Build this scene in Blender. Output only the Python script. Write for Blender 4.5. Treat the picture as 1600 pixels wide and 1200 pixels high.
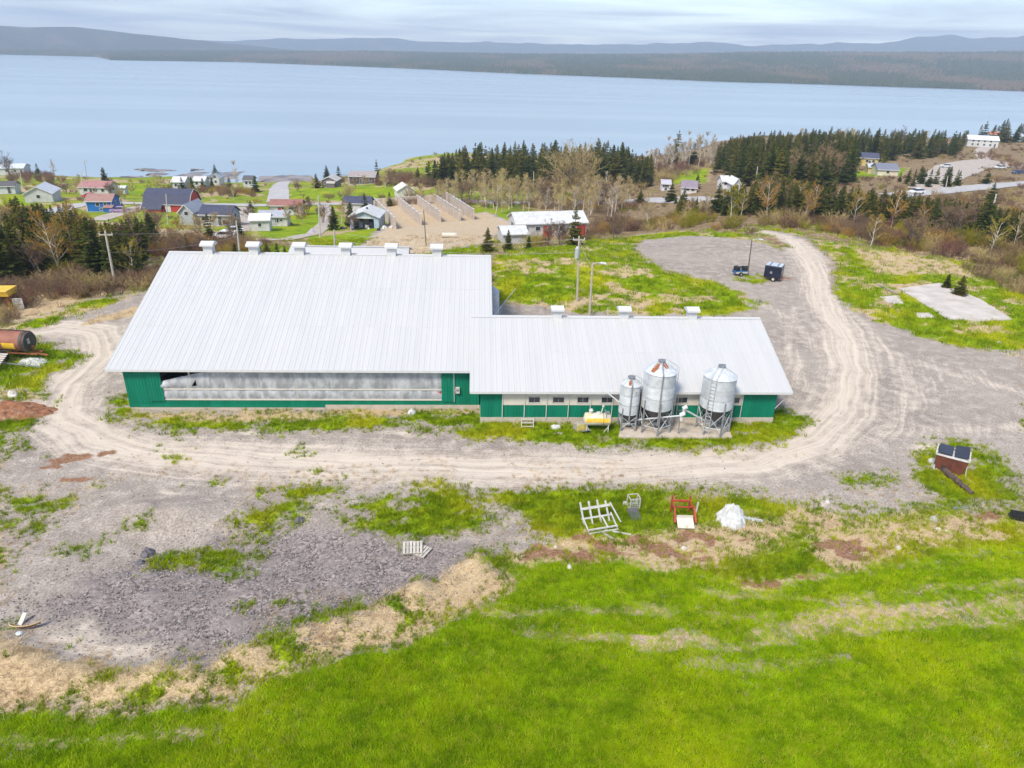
import bpy, math, random
import numpy as np
from mathutils import Matrix, Vector
R = math.radians
random.seed(7); rng = np.random.default_rng(7)
for o in list(bpy.data.objects): bpy.data.objects.remove(o)
sc = bpy.context.scene; col = sc.collection

# ---------------------------------------------------------------- camera
F = 1109.0; CAMH = 27.0
YAW, PITCH, ROLL = 0.0553, 0.4331, 0.0264
def cam_axes():
    f = np.array([math.sin(YAW)*math.cos(PITCH), math.cos(YAW)*math.cos(PITCH), -math.sin(PITCH)])
    r = np.array([math.cos(YAW), -math.sin(YAW), 0.0]); u = np.cross(r, f)
    return math.cos(ROLL)*r+math.sin(ROLL)*u, -math.sin(ROLL)*r+math.cos(ROLL)*u, f
CR, CU, CF = cam_axes()
cd = bpy.data.cameras.new('camera'); cam = bpy.data.objects.new('camera', cd); col.objects.link(cam)
cd.sensor_width = 36; cd.lens = F/1600*36; cd.clip_start = .5; cd.clip_end = 30000
mw = Matrix.Identity(4)
for i in range(3):
    mw[i][0] = CR[i]; mw[i][1] = CU[i]; mw[i][2] = -CF[i]
mw[2][3] = CAMH
cam.matrix_world = mw
sc.camera = cam

# ---------------------------------------------------------------- world, sun, exposure
SUN_EL, SUN_AZ = R(52), R(215)          # azimuth clockwise from +Y: behind the viewer, to the left
w = bpy.data.worlds.new('World'); sc.world = w; w.use_nodes = True
nt = w.node_tree; nt.nodes.clear()
def wn(t, **k):
    n = nt.nodes.new(t)
    for a, b in k.items(): setattr(n, a, b)
    return n
out = wn('ShaderNodeOutputWorld'); bg = wn('ShaderNodeBackground'); bg.inputs['Strength'].default_value = 0.108
sky = wn('ShaderNodeTexSky', sky_type='NISHITA', sun_disc=False)
sky.sun_elevation = SUN_EL; sky.sun_rotation = SUN_AZ; sky.air_density = 1.0; sky.dust_density = .6; sky.ozone_density = 2.0
# thin stratus sheet: a noise on the plane of the cloud base (direction divided by its height)
tc = wn('ShaderNodeTexCoord'); sep = wn('ShaderNodeSeparateXYZ'); nt.links.new(tc.outputs['Generated'], sep.inputs[0])
mx = wn('ShaderNodeMath', operation='MAXIMUM'); nt.links.new(sep.outputs['Z'], mx.inputs[0]); mx.inputs[1].default_value = 0.0
ad = wn('ShaderNodeMath', operation='ADD'); nt.links.new(mx.outputs[0], ad.inputs[0]); ad.inputs[1].default_value = .035
dx = wn('ShaderNodeMath', operation='DIVIDE'); dy = wn('ShaderNodeMath', operation='DIVIDE')
nt.links.new(sep.outputs['X'], dx.inputs[0]); nt.links.new(ad.outputs[0], dx.inputs[1])
nt.links.new(sep.outputs['Y'], dy.inputs[0]); nt.links.new(ad.outputs[0], dy.inputs[1])
cmb = wn('ShaderNodeCombineXYZ'); nt.links.new(dx.outputs[0], cmb.inputs[0]); nt.links.new(dy.outputs[0], cmb.inputs[1])
n1 = wn('ShaderNodeTexNoise'); n1.inputs['Scale'].default_value = .24; n1.inputs['Detail'].default_value = 5; n1.inputs['Roughness'].default_value = .55; n1.inputs['Distortion'].default_value = .6
nt.links.new(cmb.outputs[0], n1.inputs['Vector'])
mr = wn('ShaderNodeMapRange'); mr.inputs['From Min'].default_value = .36; mr.inputs['From Max'].default_value = .68; nt.links.new(n1.outputs['Fac'], mr.inputs['Value'])
mr.inputs['To Min'].default_value = .30; mr.inputs['To Max'].default_value = .92
n2 = wn('ShaderNodeTexNoise'); n2.inputs['Scale'].default_value = .55; n2.inputs['Detail'].default_value = 5
nt.links.new(cmb.outputs[0], n2.inputs['Vector'])
cr = wn('ShaderNodeMix', data_type='RGBA'); nt.links.new(n2.outputs['Fac'], cr.inputs['Factor'])
cr.inputs['A'].default_value = (1.25, 1.42, 1.90, 1); cr.inputs['B'].default_value = (1.78, 1.90, 2.20, 1)
mixc = wn('ShaderNodeMix', data_type='RGBA'); nt.links.new(mr.outputs[0], mixc.inputs['Factor'])
nt.links.new(sky.outputs[0], mixc.inputs['A']); nt.links.new(cr.outputs['Result'], mixc.inputs['B'])
nt.links.new(mixc.outputs['Result'], bg.inputs['Color']); nt.links.new(bg.outputs[0], out.inputs[0])
sl = bpy.data.lights.new('sun', 'SUN'); sl.energy = 1.5; sl.angle = R(14); sl.color = (1.0, .93, .80)
so = bpy.data.objects.new('sun', sl); col.objects.link(so)
sdir = Vector((math.sin(SUN_AZ)*math.cos(SUN_EL), math.cos(SUN_AZ)*math.cos(SUN_EL), math.sin(SUN_EL)))
so.rotation_euler = sdir.to_track_quat('Z', 'Y').to_euler(); so.location = sdir*80
vs = sc.view_settings; vs.view_transform = 'Standard'; vs.look = 'None'; vs.gamma = 1.0; vs.use_curve_mapping = False
vs.exposure = 1.72
sc.cycles.max_bounces = 5; sc.cycles.diffuse_bounces = 3; sc.cycles.glossy_bounces = 2; sc.cycles.volume_bounces = 0; sc.cycles.transparent_max_bounces = 8

# ---------------------------------------------------------------- numeric helpers
def smooth(a, b, x):
    t = np.clip((np.asarray(x, float)-a)/(b-a), 0, 1); return t*t*(3-2*t)
def _h(i, j, s):
    n = (i.astype(np.int64)*374761393 + j.astype(np.int64)*668265263 + s*69069) & 0xffffffff
    n = ((n ^ (n >> 13))*1274126177) & 0xffffffff
    return ((n ^ (n >> 16)) & 0xffff)/65535.0
def vnoise(x, y, s=0):
    x = np.asarray(x, float); y = np.asarray(y, float)
    i = np.floor(x); j = np.floor(y); a = x-i; b = y-j; a = a*a*(3-2*a); b = b*b*(3-2*b)
    return (_h(i, j, s)*(1-a)+_h(i+1, j, s)*a)*(1-b)+(_h(i, j+1, s)*(1-a)+_h(i+1, j+1, s)*a)*b
def fbm(x, y, s=0, o=4):
    t = 0; amp = .5; n = 0
    for k in range(o):
        t = t+amp*vnoise(x*2**k+k*17.3, y*2**k-k*9.1, s+k); n += amp; amp *= .5
    return t/n
def seg_dist(x, y, pts, closed=False):
    """distance to polyline, arc length and signed side at the nearest point"""
    best = np.full(np.shape(x), 1e9); ss = np.zeros(np.shape(x)); side = np.zeros(np.shape(x)); acc = 0
    n = len(pts)
    for k in range(n if closed else n-1):
        ax, ay = pts[k][:2]; bx, by = pts[(k+1) % n][:2]; ex, ey = bx-ax, by-ay; L = math.hypot(ex, ey)+1e-9
        t = np.clip(((x-ax)*ex+(y-ay)*ey)/(L*L), 0, 1)
        d = np.hypot(x-ax-t*ex, y-ay-t*ey); m = d < best
        best = np.where(m, d, best); ss = np.where(m, acc+t*L, ss)
        side = np.where(m, np.sign(ex*(y-ay)-ey*(x-ax)), side); acc += L
    return best, ss, side
def inside(x, y, pts):
    r = np.zeros(np.shape(x), bool); n = len(pts)
    for k in range(n):
        ax, ay = pts[k][:2]; bx, by = pts[(k+1) % n][:2]
        if ay == by: continue
        c = (ay > y) != (by > y)
        r ^= c & (x < (bx-ax)*(y-ay)/(by-ay)+ax)
    return r
def sdf(x, y, pts):
    d, _, _ = seg_dist(x, y, pts, True)
    return np.where(inside(x, y, pts), d, -d)

# ---------------------------------------------------------------- terrain shape
SEA = -25.0
LP = ([0, 90, 108, 140, 176, 212, 262, 300, 322, 336, 380, 3000], [0, 0, -2.6, -6.5, -11, -14.2, -19, -22.6, -24.6, -25.6, -33, -33])
MP = ([0, 102, 128, 150, 190, 230, 300, 360, 400, 425, 470, 3000], [0, 0, -3.0, -6, -10.5, -13.5, -16.5, -18.5, -21.5, -25.6, -33, -33])
RP = ([0, 118, 146, 195, 290, 385, 460, 520, 575, 3000], [0, 0, -2, -5, -9.5, -12.5, -15, -19.5, -26, -33])
BANK = []
KNOLL = (11.0, 96.0)
def terr(x, y):
    x = np.asarray(x, float); y = np.asarray(y, float)
    u = x/np.maximum(y, 60.0)
    t = smooth(0.20, 0.42, u); t0 = smooth(-.22, -.02, u)
    yy = y+2.5*np.sin(x*.045)
    z = (np.interp(yy, *LP)*(1-t0)+np.interp(yy, *MP)*t0)*(1-t)+np.interp(yy, *RP)*t
    z = z+(fbm(x*.03, y*.03, 5)-.5)*2.0*smooth(95, 170, y)
    # grassy knoll behind the parlour, field rising to the viewer, gravel heaps
    z = z+1.1*np.exp(-(((x-KNOLL[0])/13)**2+((y-KNOLL[1])/11)**2))*(.6+.8*fbm(x*.25, y*.25, 3))
    z = z+np.clip(43-y, 0, 90)*.016
    z = z+(fbm(x*.35, y*.35, 9, 3)-.5)*.16*smooth(48, 42, y)
    z = z+.75*np.exp(-(((x+19)/4.2)**2+((y-38.3)/1.6)**2))*(.5+fbm(x*.8, y*.8, 2))
    z = z-.55*np.exp(-(((x+15)/8)**2+((y-35.0)/3.2)**2))
    if BANK and np.size(y):
        k = (y < 44) & (y > 22) & (x < 3)
        if np.any(k):
            xk = np.broadcast_to(x, z.shape)[k]; yk = np.broadcast_to(y, z.shape)[k]; d = seg_dist(xk, yk, BANK)[0]
            z = np.array(z, float); z[k] = z[k]+.95*np.exp(-(d/1.15)**2)*(.25+1.1*fbm(xk*.55, yk*.55, 13, 3))
    return z
def ray(px, py):
    d = CF[None, :]+((np.atleast_1d(px)-800)/F)[:, None]*CR[None, :]+((600-np.atleast_1d(py))/F)[:, None]*CU[None, :]
    return d
TS = 12*1.006**np.arange(780)
def P(px, py):
    """ground point(s) seen at photo pixel (px, py)"""
    sc_ = np.isscalar(px); d = ray(np.asarray(px, float), np.asarray(py, float))
    X = d[:, 0:1]*TS; Y = d[:, 1:2]*TS; Z = CAMH+d[:, 2:3]*TS
    below = (Z-terr(X, Y)) < 0
    k = np.where(below.any(1), below.argmax(1), len(TS)-1); k = np.maximum(k, 1)
    lo = TS[k-1].copy(); hi = TS[k].copy()
    for _ in range(18):
        m = (lo+hi)/2; b = (CAMH+d[:, 2]*m-terr(d[:, 0]*m, d[:, 1]*m)) < 0
        hi = np.where(b, m, hi); lo = np.where(b, lo, m)
    q = d*hi[:, None]; q[:, 2] += CAMH
    q[:, 2] = terr(q[:, 0], q[:, 1])
    return tuple(q[0]) if sc_ else q
def PL(pts): return [tuple(q) for q in P(np.array([p[0] for p in pts], float), np.array([p[1] for p in pts], float))]
def PY(px, py, y):
    d = ray(px, py)[0]; t = y/d[1]; return (d[0]*t, y, CAMH+d[2]*t)
def PZ(px, py, z):
    d = ray(px, py)[0]; t = (z-CAMH)/d[2]; return (d[0]*t, d[1]*t, z)
def proj(p):
    d = np.asarray(p, float)-np.array([0, 0, CAMH]); z = d@CF
    return 800+F*(d@CR)/z, 600-F*(d@CU)/z, z
def depth(p): return proj(p)[2]
def height_to(base, pytop):
    lo, hi = 0.0, 60.0
    for _ in range(40):
        m = (lo+hi)/2
        if proj((base[0], base[1], base[2]+m))[1] > pytop: lo = m
        else: hi = m
    return lo

# ---------------------------------------------------------------- mesh helpers
class MB:
    def __init__(s): s.v = []; s.f = []
    def add(s, vs, fs):
        b = len(s.v); s.v += [tuple(map(float, q)) for q in vs]; s.f += [tuple(b+i for i in q) for q in fs]; return s
    def box(s, c, d, rz=0, rx=0, ry=0):
        m = Matrix.Rotation(rz, 3, 'Z') @ Matrix.Rotation(ry, 3, 'Y') @ Matrix.Rotation(rx, 3, 'X')
        vs = []
        for k in range(8):
            p = m @ Vector(((k & 1)-.5, ((k >> 1) & 1)-.5, (k >> 2)-.5)*Vector(d) if False else Vector((((k & 1)-.5)*d[0], (((k >> 1) & 1)-.5)*d[1], ((k >> 2)-.5)*d[2])))
            vs.append((p.x+c[0], p.y+c[1], p.z+c[2]))
        return s.add(vs, [(0, 2, 3, 1), (4, 5, 7, 6), (0, 1, 5, 4), (2, 6, 7, 3), (0, 4, 6, 2), (1, 3, 7, 5)])
    def cone(s, p, q, r1, r2, n=10, caps=True):
        p = Vector(p); q = Vector(q); a = (q-p).normalized()
        t = a.orthogonal().normalized(); b = a.cross(t)
        vs = []
        for c, r in ((p, r1), (q, r2)):
            for k in range(n):
                an = 2*math.pi*k/n; vs.append(c+(t*math.cos(an)+b*math.sin(an))*r)
        fs = [(k, (k+1) % n, n+(k+1) % n, n+k) for k in range(n)]
        if caps: fs += [tuple(reversed(range(n))), tuple(range(n, 2*n))]
        return s.add(vs, fs)
    def tube(s, p, q, r, n=8): return s.cone(p, q, r, r, n)
    def path(s, pts, r, n=6):
        for a, b in zip(pts[:-1], pts[1:]): s.cone(a, b, r, r, n)
        return s
    def beam(s, p, q, w, h=None):
        h = h or w; p = Vector(p); q = Vector(q); a = (q-p).normalized()
        up = Vector((0, 0, 1)) if abs(a.z) < .95 else Vector((0, 1, 0))
        t = a.cross(up).normalized(); b = t.cross(a)
        vs = [c+t*(i*w/2)+b*(j*h/2) for c in (p, q) for i, j in ((-1, -1), (1, -1), (1, 1), (-1, 1))]
        return s.add(vs, [(3, 2, 1, 0), (4, 5, 6, 7), (0, 1, 5, 4), (1, 2, 6, 5), (2, 3, 7, 6), (3, 0, 4, 7)])
    def quad(s, *p): return s.add(p, [tuple(range(len(p)))])
    def prism(s, prof, x0, x1, axis='x'):
        """profile of (a, z) pairs swept along x (a is y) or along y (a is x)"""
        n = len(prof); g = (lambda t, a, z: (t, a, z)) if axis == 'x' else (lambda t, a, z: (a, t, z))
        vs = [g(x0, a, z) for a, z in prof]+[g(x1, a, z) for a, z in prof]
        fs = [(k, (k+1) % n, n+(k+1) % n, n+k) for k in range(n)]+[tuple(reversed(range(n))), tuple(range(n, 2*n))]
        return s.add(vs, fs)
    def mesh(s, name, mat=None, smoothf=False):
        m = bpy.data.meshes.new(name); m.from_pydata(s.v, [], s.f)
        if mat: m.materials.append(mat)
        if smoothf: m.polygons.foreach_set('use_smooth', [True]*len(m.polygons))
        m.update(); return m
    def build(s, name, mat, parent=None, smoothf=False):
        return link(name, s.mesh(name, mat, smoothf), parent)
def link(name, me, parent=None, loc=None, rot=None):
    o = bpy.data.objects.new(name, me); col.objects.link(o); o.parent = parent
    if loc is not None: o.location = loc
    if rot is not None: o.rotation_euler = rot
    return o
def tag(o, label=None, cat=None, group=None, kind=None):
    if label: o['label'] = label
    if cat: o['category'] = cat
    if group: o['group'] = group
    if kind: o['kind'] = kind
    return o
def thing(name, label, cat, loc=(0, 0, 0), rz=0, group=None):
    o = bpy.data.objects.new(name, None); col.objects.link(o); o.empty_display_size = .3
    o.location = loc; o.rotation_euler = (0, 0, rz); return tag(o, label, cat, group)

# ---------------------------------------------------------------- materials
class G:
    def __init__(s, name):
        s.m = bpy.data.materials.new(name); s.m.use_nodes = True; s.t = s.m.node_tree; s.b = s.t.nodes['Principled BSDF']
        s.o = s.t.nodes['Material Output']
    def n(s, t, **k):
        q = s.t.nodes.new(t)
        for a, b in k.items(): setattr(q, a, b)
        return q
    def put(s, sock, v):
        if isinstance(v, bpy.types.NodeSocket): s.t.links.new(v, sock)
        elif isinstance(v, (tuple, list)): sock.default_value = tuple(v)+((1,) if len(v) == 3 and len(sock.default_value) == 4 else ())
        else: sock.default_value = v
    def pos(s): return s.n('ShaderNodeNewGeometry').outputs['Position']
    def obj(s): return s.n('ShaderNodeTexCoord').outputs['Object']
    def rnd(s): return s.n('ShaderNodeObjectInfo').outputs['Random']
    def attr(s, name): return s.n('ShaderNodeAttribute', attribute_name=name).outputs['Fac']
    def scale(s, v, xyz):
        q = s.n('ShaderNodeMapping'); s.put(q.inputs['Vector'], v); q.inputs['Scale'].default_value = xyz; return q.outputs[0]
    def noise(s, v, sc_, det=4, rough=.55, dist=0):
        q = s.n('ShaderNodeTexNoise'); s.put(q.inputs['Vector'], v); q.inputs['Scale'].default_value = sc_
        q.inputs['Detail'].default_value = det; q.inputs['Roughness'].default_value = rough; q.inputs['Distortion'].default_value = dist
        return q.outputs['Fac']
    def voro(s, v, sc_, feat='F1', out='Distance'):
        q = s.n('ShaderNodeTexVoronoi', feature=feat); s.put(q.inputs['Vector'], v); q.inputs['Scale'].default_value = sc_; return q.outputs[out]
    def math(s, op, a, b=0.0, clamp=False):
        q = s.n('ShaderNodeMath', operation=op, use_clamp=clamp); s.put(q.inputs[0], a); s.put(q.inputs[1], b); return q.outputs[0]
    def rng(s, v, a, b, c=0.0, d=1.0, sm=True):
        q = s.n('ShaderNodeMapRange', interpolation_type='SMOOTHSTEP' if sm else 'LINEAR'); s.put(q.inputs['Value'], v)
        for k, x in zip(('From Min', 'From Max', 'To Min', 'To Max'), (a, b, c, d)): s.put(q.inputs[k], x)
        return q.outputs[0]
    def mix(s, f, a, b, mode='MIX'):
        q = s.n('ShaderNodeMix', data_type='RGBA', blend_type=mode); s.put(q.inputs['Factor'], f); s.put(q.inputs['A'], a); s.put(q.inputs['B'], b)
        return q.outputs['Result']
    def comb(s, x, y, z):
        q = s.n('ShaderNodeCombineXYZ')
        for i, v in enumerate((x, y, z)): s.put(q.inputs[i], v)
        return q.outputs[0]
    def grey(s, v): return s.comb(v, v, v)
    def bump(s, h, strength=.5, dist=.05):
        q = s.n('ShaderNodeBump'); s.put(q.inputs['Height'], h); q.inputs['Strength'].default_value = strength; q.inputs['Distance'].default_value = dist
        s.t.links.new(q.outputs[0], s.b.inputs['Normal'])
    def fin(s, color, rough=.8, metal=0.0, spec=None):
        s.put(s.b.inputs['Base Color'], color); s.put(s.b.inputs['Roughness'], rough); s.put(s.b.inputs['Metallic'], metal)
        if spec is not None: s.b.inputs['Specular IOR Level'].default_value = spec
        return s.m
def mat(name, c, rough=.7, var=.18, sc_=3.0, metal=0.0, stain=None, stain_amt=.35, stain_sc=1.2, objvar=.0, bump=.0, streak=False, spec=None):
    """painted/wooden/metal surface: colour, mottling, optional stain colour in blotches or vertical runs"""
    g = G(name); v = g.obj()
    n = g.noise(v, sc_, 5)
    k = g.rng(n, .25, .75, 1-var, 1+var)
    if objvar: k = g.math('MULTIPLY', k, g.rng(g.rnd(), 0, 1, 1-objvar, 1+objvar, False))
    cc = g.mix(1.0, c, g.grey(k), 'MULTIPLY')
    if stain:
        sv = g.scale(v, (1, 1, .12)) if streak else v
        sn = g.noise(sv, stain_sc*(3 if streak else 1), 6, .65)
        cc = g.mix(g.rng(sn, .5, .72, 0, stain_amt), cc, stain)
    if bump: g.bump(g.noise(v, sc_*6, 4), bump, .02)
    return g.fin(cc, rough, metal, spec)
# ---------------------------------------------------------------- ground cover zones (outlines on the ground)
YARD = PL([(0,990),(0,628),(66,622),(75,590),(118,562),(100,545),(40,532),(0,520),(60,514),(110,498),(160,480),(230,456),(300,446),(760,482),(790,474),(900,487),(1100,498),(1165,488),(1184,472),(1165,458),(1120,445),(1060,430),(1010,410),(985,388),(1000,373),(1070,365),(1150,372),(1225,392),(1232,380),(1180,363),(1190,358),(1250,367),(1290,395),(1303,420),(1308,465),(1340,493),(1420,520),(1500,542),(1600,552),(1640,800),(1480,790),(1400,798),(1320,798),(1180,776),(1050,770),(900,764),(760,772),(800,800),(850,850),(740,866),(700,885),(640,915),(560,955),(480,978),(400,1003),(330,1040),(250,1048),(190,1040),(110,1025),(60,1010),(30,1000)])
ISLE = PL([(122,506),(146,508),(208,492),(222,474),(165,488)])
FIELD = PL([(-200,1112),(0,1098),(60,1088),(110,1098),(230,1102),(330,1078),(420,1048),(520,1010),(640,980),(740,940),(775,915),(760,885),(800,876),(900,882),(1000,880),(1100,895),(1200,912),(1260,896),(1400,880),(1480,872),(1600,840),(1900,830),(1900,1290),(-300,1290)])
DRYB = PL([(-100,960),(0,968),(30,1000),(110,1025),(190,1040),(330,1040),(400,1003),(480,978),(560,955),(640,915),(700,885),(745,868),(800,900),(785,925),(740,952),(640,992),(520,1022),(420,1062),(330,1090),(230,1115),(110,1112),(60,1102),(0,1112),(-100,1120)])
ROUGH = PL([(760,772),(900,764),(1050,770),(1180,776),(1320,798),(1400,798),(1480,790),(1640,800),(1640,860),(1480,885),(1400,895),(1260,910),(1200,930),(1100,925),(1000,905),(900,905),(770,900),(745,868),(850,850),(800,800)])
GPATCH = [PL(q) for q in (
    [(540,802),(600,786),(660,766),(712,764),(758,792),(748,818),(690,836),(640,845),(590,836),(552,818)],
    [(384,805),(440,798),(445,815),(420,828),(388,824)], [(440,770),(490,762),(520,760),(535,768),(480,778),(445,780)],
    [(430,786),(470,782),(480,795),(440,800)], [(238,876),(270,862),(300,858),(345,862),(392,872),(385,892),(350,884),(300,880),(250,888)], [(395,835),(430,828),(440,836),(405,842)], [(20,826),(50,820),(52,828),(24,834)], [(200,815),(225,810),(228,818),(205,822)], [(120,862),(140,858),(142,866),(122,868)],
    [(168,622),(203,614),(206,644),(172,645)],
    [(190,650),(750,634),(752,657),(1100,660),(1215,640),(1246,652),(1240,672),(1200,690),(1130,698),(1000,696),(830,692),(740,682),(640,668),(450,672),(230,668)],
    [(-40,560),(0,545),(55,532),(100,545),(116,562),(78,590),(68,620),(60,608),(0,614),(-40,620)],
    [(-40,655),(10,650),(40,655),(34,690),(0,692),(-40,690)], [(0,805),(30,798),(40,806),(0,814)], [(40,790),(70,784),(66,797),(42,798)],
    [(1432,712),(1466,694),(1545,698),(1562,718),(1586,785),(1545,775),(1512,792),(1470,785),(1440,750)],
    [(1148,432),(1190,430),(1196,440),(1160,442)],
    [(1320,752),(1390,742),(1392,752),(1330,760)], [(640,402),(700,388),(760,384),(760,396),(640,404)],
    [(330,388),(500,385),(560,392),(620,384),(600,398),(330,400)])]
GRASSY = [PL(q) for q in (
    [(770,402),(800,393),(900,379),(1000,366),(1060,361),(1160,366),(1228,392),(1070,368),(1000,375),(988,388),(1012,410),(1060,428),(1120,444),(1165,457),(1184,472),(1165,486),(1100,495),(900,486),(790,472),(770,480)],
    [(1190,355),(1250,364),(1292,394),(1305,420),(1310,464),(1340,492),(1420,519),(1500,541),(1640,552),(1640,440),(1560,420),(1450,400),(1350,386),(1260,372)],
    [(-60,505),(0,500),(40,503),(130,470),(180,462),(235,450),(160,478),(110,496),(60,512),(0,518),(-60,520)])]
LAWNS = [PL(q) for q in (
    [(450,296),(520,290),(610,295),(700,300),(690,318),(560,316),(500,312),(455,314)], [(400,330),(500,325),(510,345),(500,372),(400,372)],
    [(480,372),(600,352),(640,358),(625,380),(480,385)], [(310,322),(400,318),(400,328),(318,330)], [(150,285),(330,288),(330,300),(180,305),(120,300)],
    [(1040,270),(1110,262),(1105,285),(1050,288)], [(730,325),(840,335),(800,352),(740,350)], [(860,300),(960,295),(960,312),(870,312)],
    [(1310,268),(1420,262),(1410,275),(1330,280)],[(0,305),(60,310),(60,320),(0,322)],[(185,322),(230,320),(225,332),(190,334)],[(350,335),(400,335),(395,375),(350,365)])]
SANDY = [PL(q) for q in ([(560,388),(600,352),(680,345),(760,330),(800,348),(760,380),(700,392),(640,400)], [(600,318),(690,315),(745,345),(650,352),(610,348)])]
DRYZ = [PL(q) for q in ([(1330,386),(1450,400),(1520,418),(1540,440),(1480,430),(1380,428),(1345,410)],
    [(208,645),(740,634),(745,646),(600,654),(400,658),(215,658)], [(0,480),(90,448),(130,465),(40,500)], [(960,860),(1150,800),(1260,830),(1200,870),(1020,890)], [(1240,800),(1500,810),(1520,850),(1300,880)])]
BANK.extend([(q[0], q[1]) for q in PL([(-60,1030),(30,1045),(110,1068),(200,1078),(330,1062),(420,1030),(520,990),(600,965),(680,925),(750,892)])])
REDS = [(PL([q])[0], a, b) for q, a, b in (((870,858),2.2,1.1),((970,852),3.0,1.1),((1040,862),2.2,.9),((1120,846),2.6,.5),((1320,858),2.6,1.2),((1210,905),2.2,.6),((1180,905),1.2,.5),((105,718),1.2,.4),((85,728),.7,.4),((160,714),.8,.4),((105,746),1.6,.3),((30,640),3.0,1.2),((1535,800),1.6,.6),((1390,445),1.2,.6))]
PALE = [(PL([q])[0], a, b) for q, a, b in (((275,768),1.6,.7),((460,812),.9,.35),((665,766),1.6,.25),((110,1000),3.0,.9),((620,680),2.2,.7),((380,674),1.2,.5),((1290,783),.8,.4),((1240,545),1.3,.9),((1440,700),2.,.6),((150,1020),3.5,.8),((1420,845),2.8,.7))]
COARSE = PL([(160,900),(240,868),(330,838),(450,818),(560,822),(640,845),(760,850),(720,880),(640,915),(560,955),(480,978),(400,1003),(330,1040),(250,1048),(190,1035),(60,985),(40,940)])
TRK = PL([(1186,360),(1240,376),(1276,420),(1288,470),(1316,520),(1334,580),(1322,640),(1272,690),(1180,718),(1000,731),(800,731),(600,727),(400,722),(250,710),(150,690),(92,650),(104,600),(160,556),(150,518),(90,512),(20,524)])
SIDE = [PL(q) for q in ([(1300,500),(1390,550),(1420,600),(1400,660),(1290,700)], [(1320,530),(1480,580),(1640,625)], [(1270,690),(1440,672),(1640,668)], [(1240,480),(1230,545),(1260,600),(1300,680)], [(1345,500),(1400,560),(1440,620),(1360,690)],[(160,556),(215,500),(235,470)],[(1180,470),(1240,500),(1290,560)])]
def circ(px, py, rx, ry, n=22): return PL([(px+rx*math.cos(6.3*k/n), py+ry*math.sin(6.3*k/n)) for k in range(n+1)])
LOOPS = [circ(1462,590,52,22), circ(1490,585,48,19), circ(1478,598,34,12), circ(1232,546,15,7), circ(1420,585,50,30)]

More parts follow.
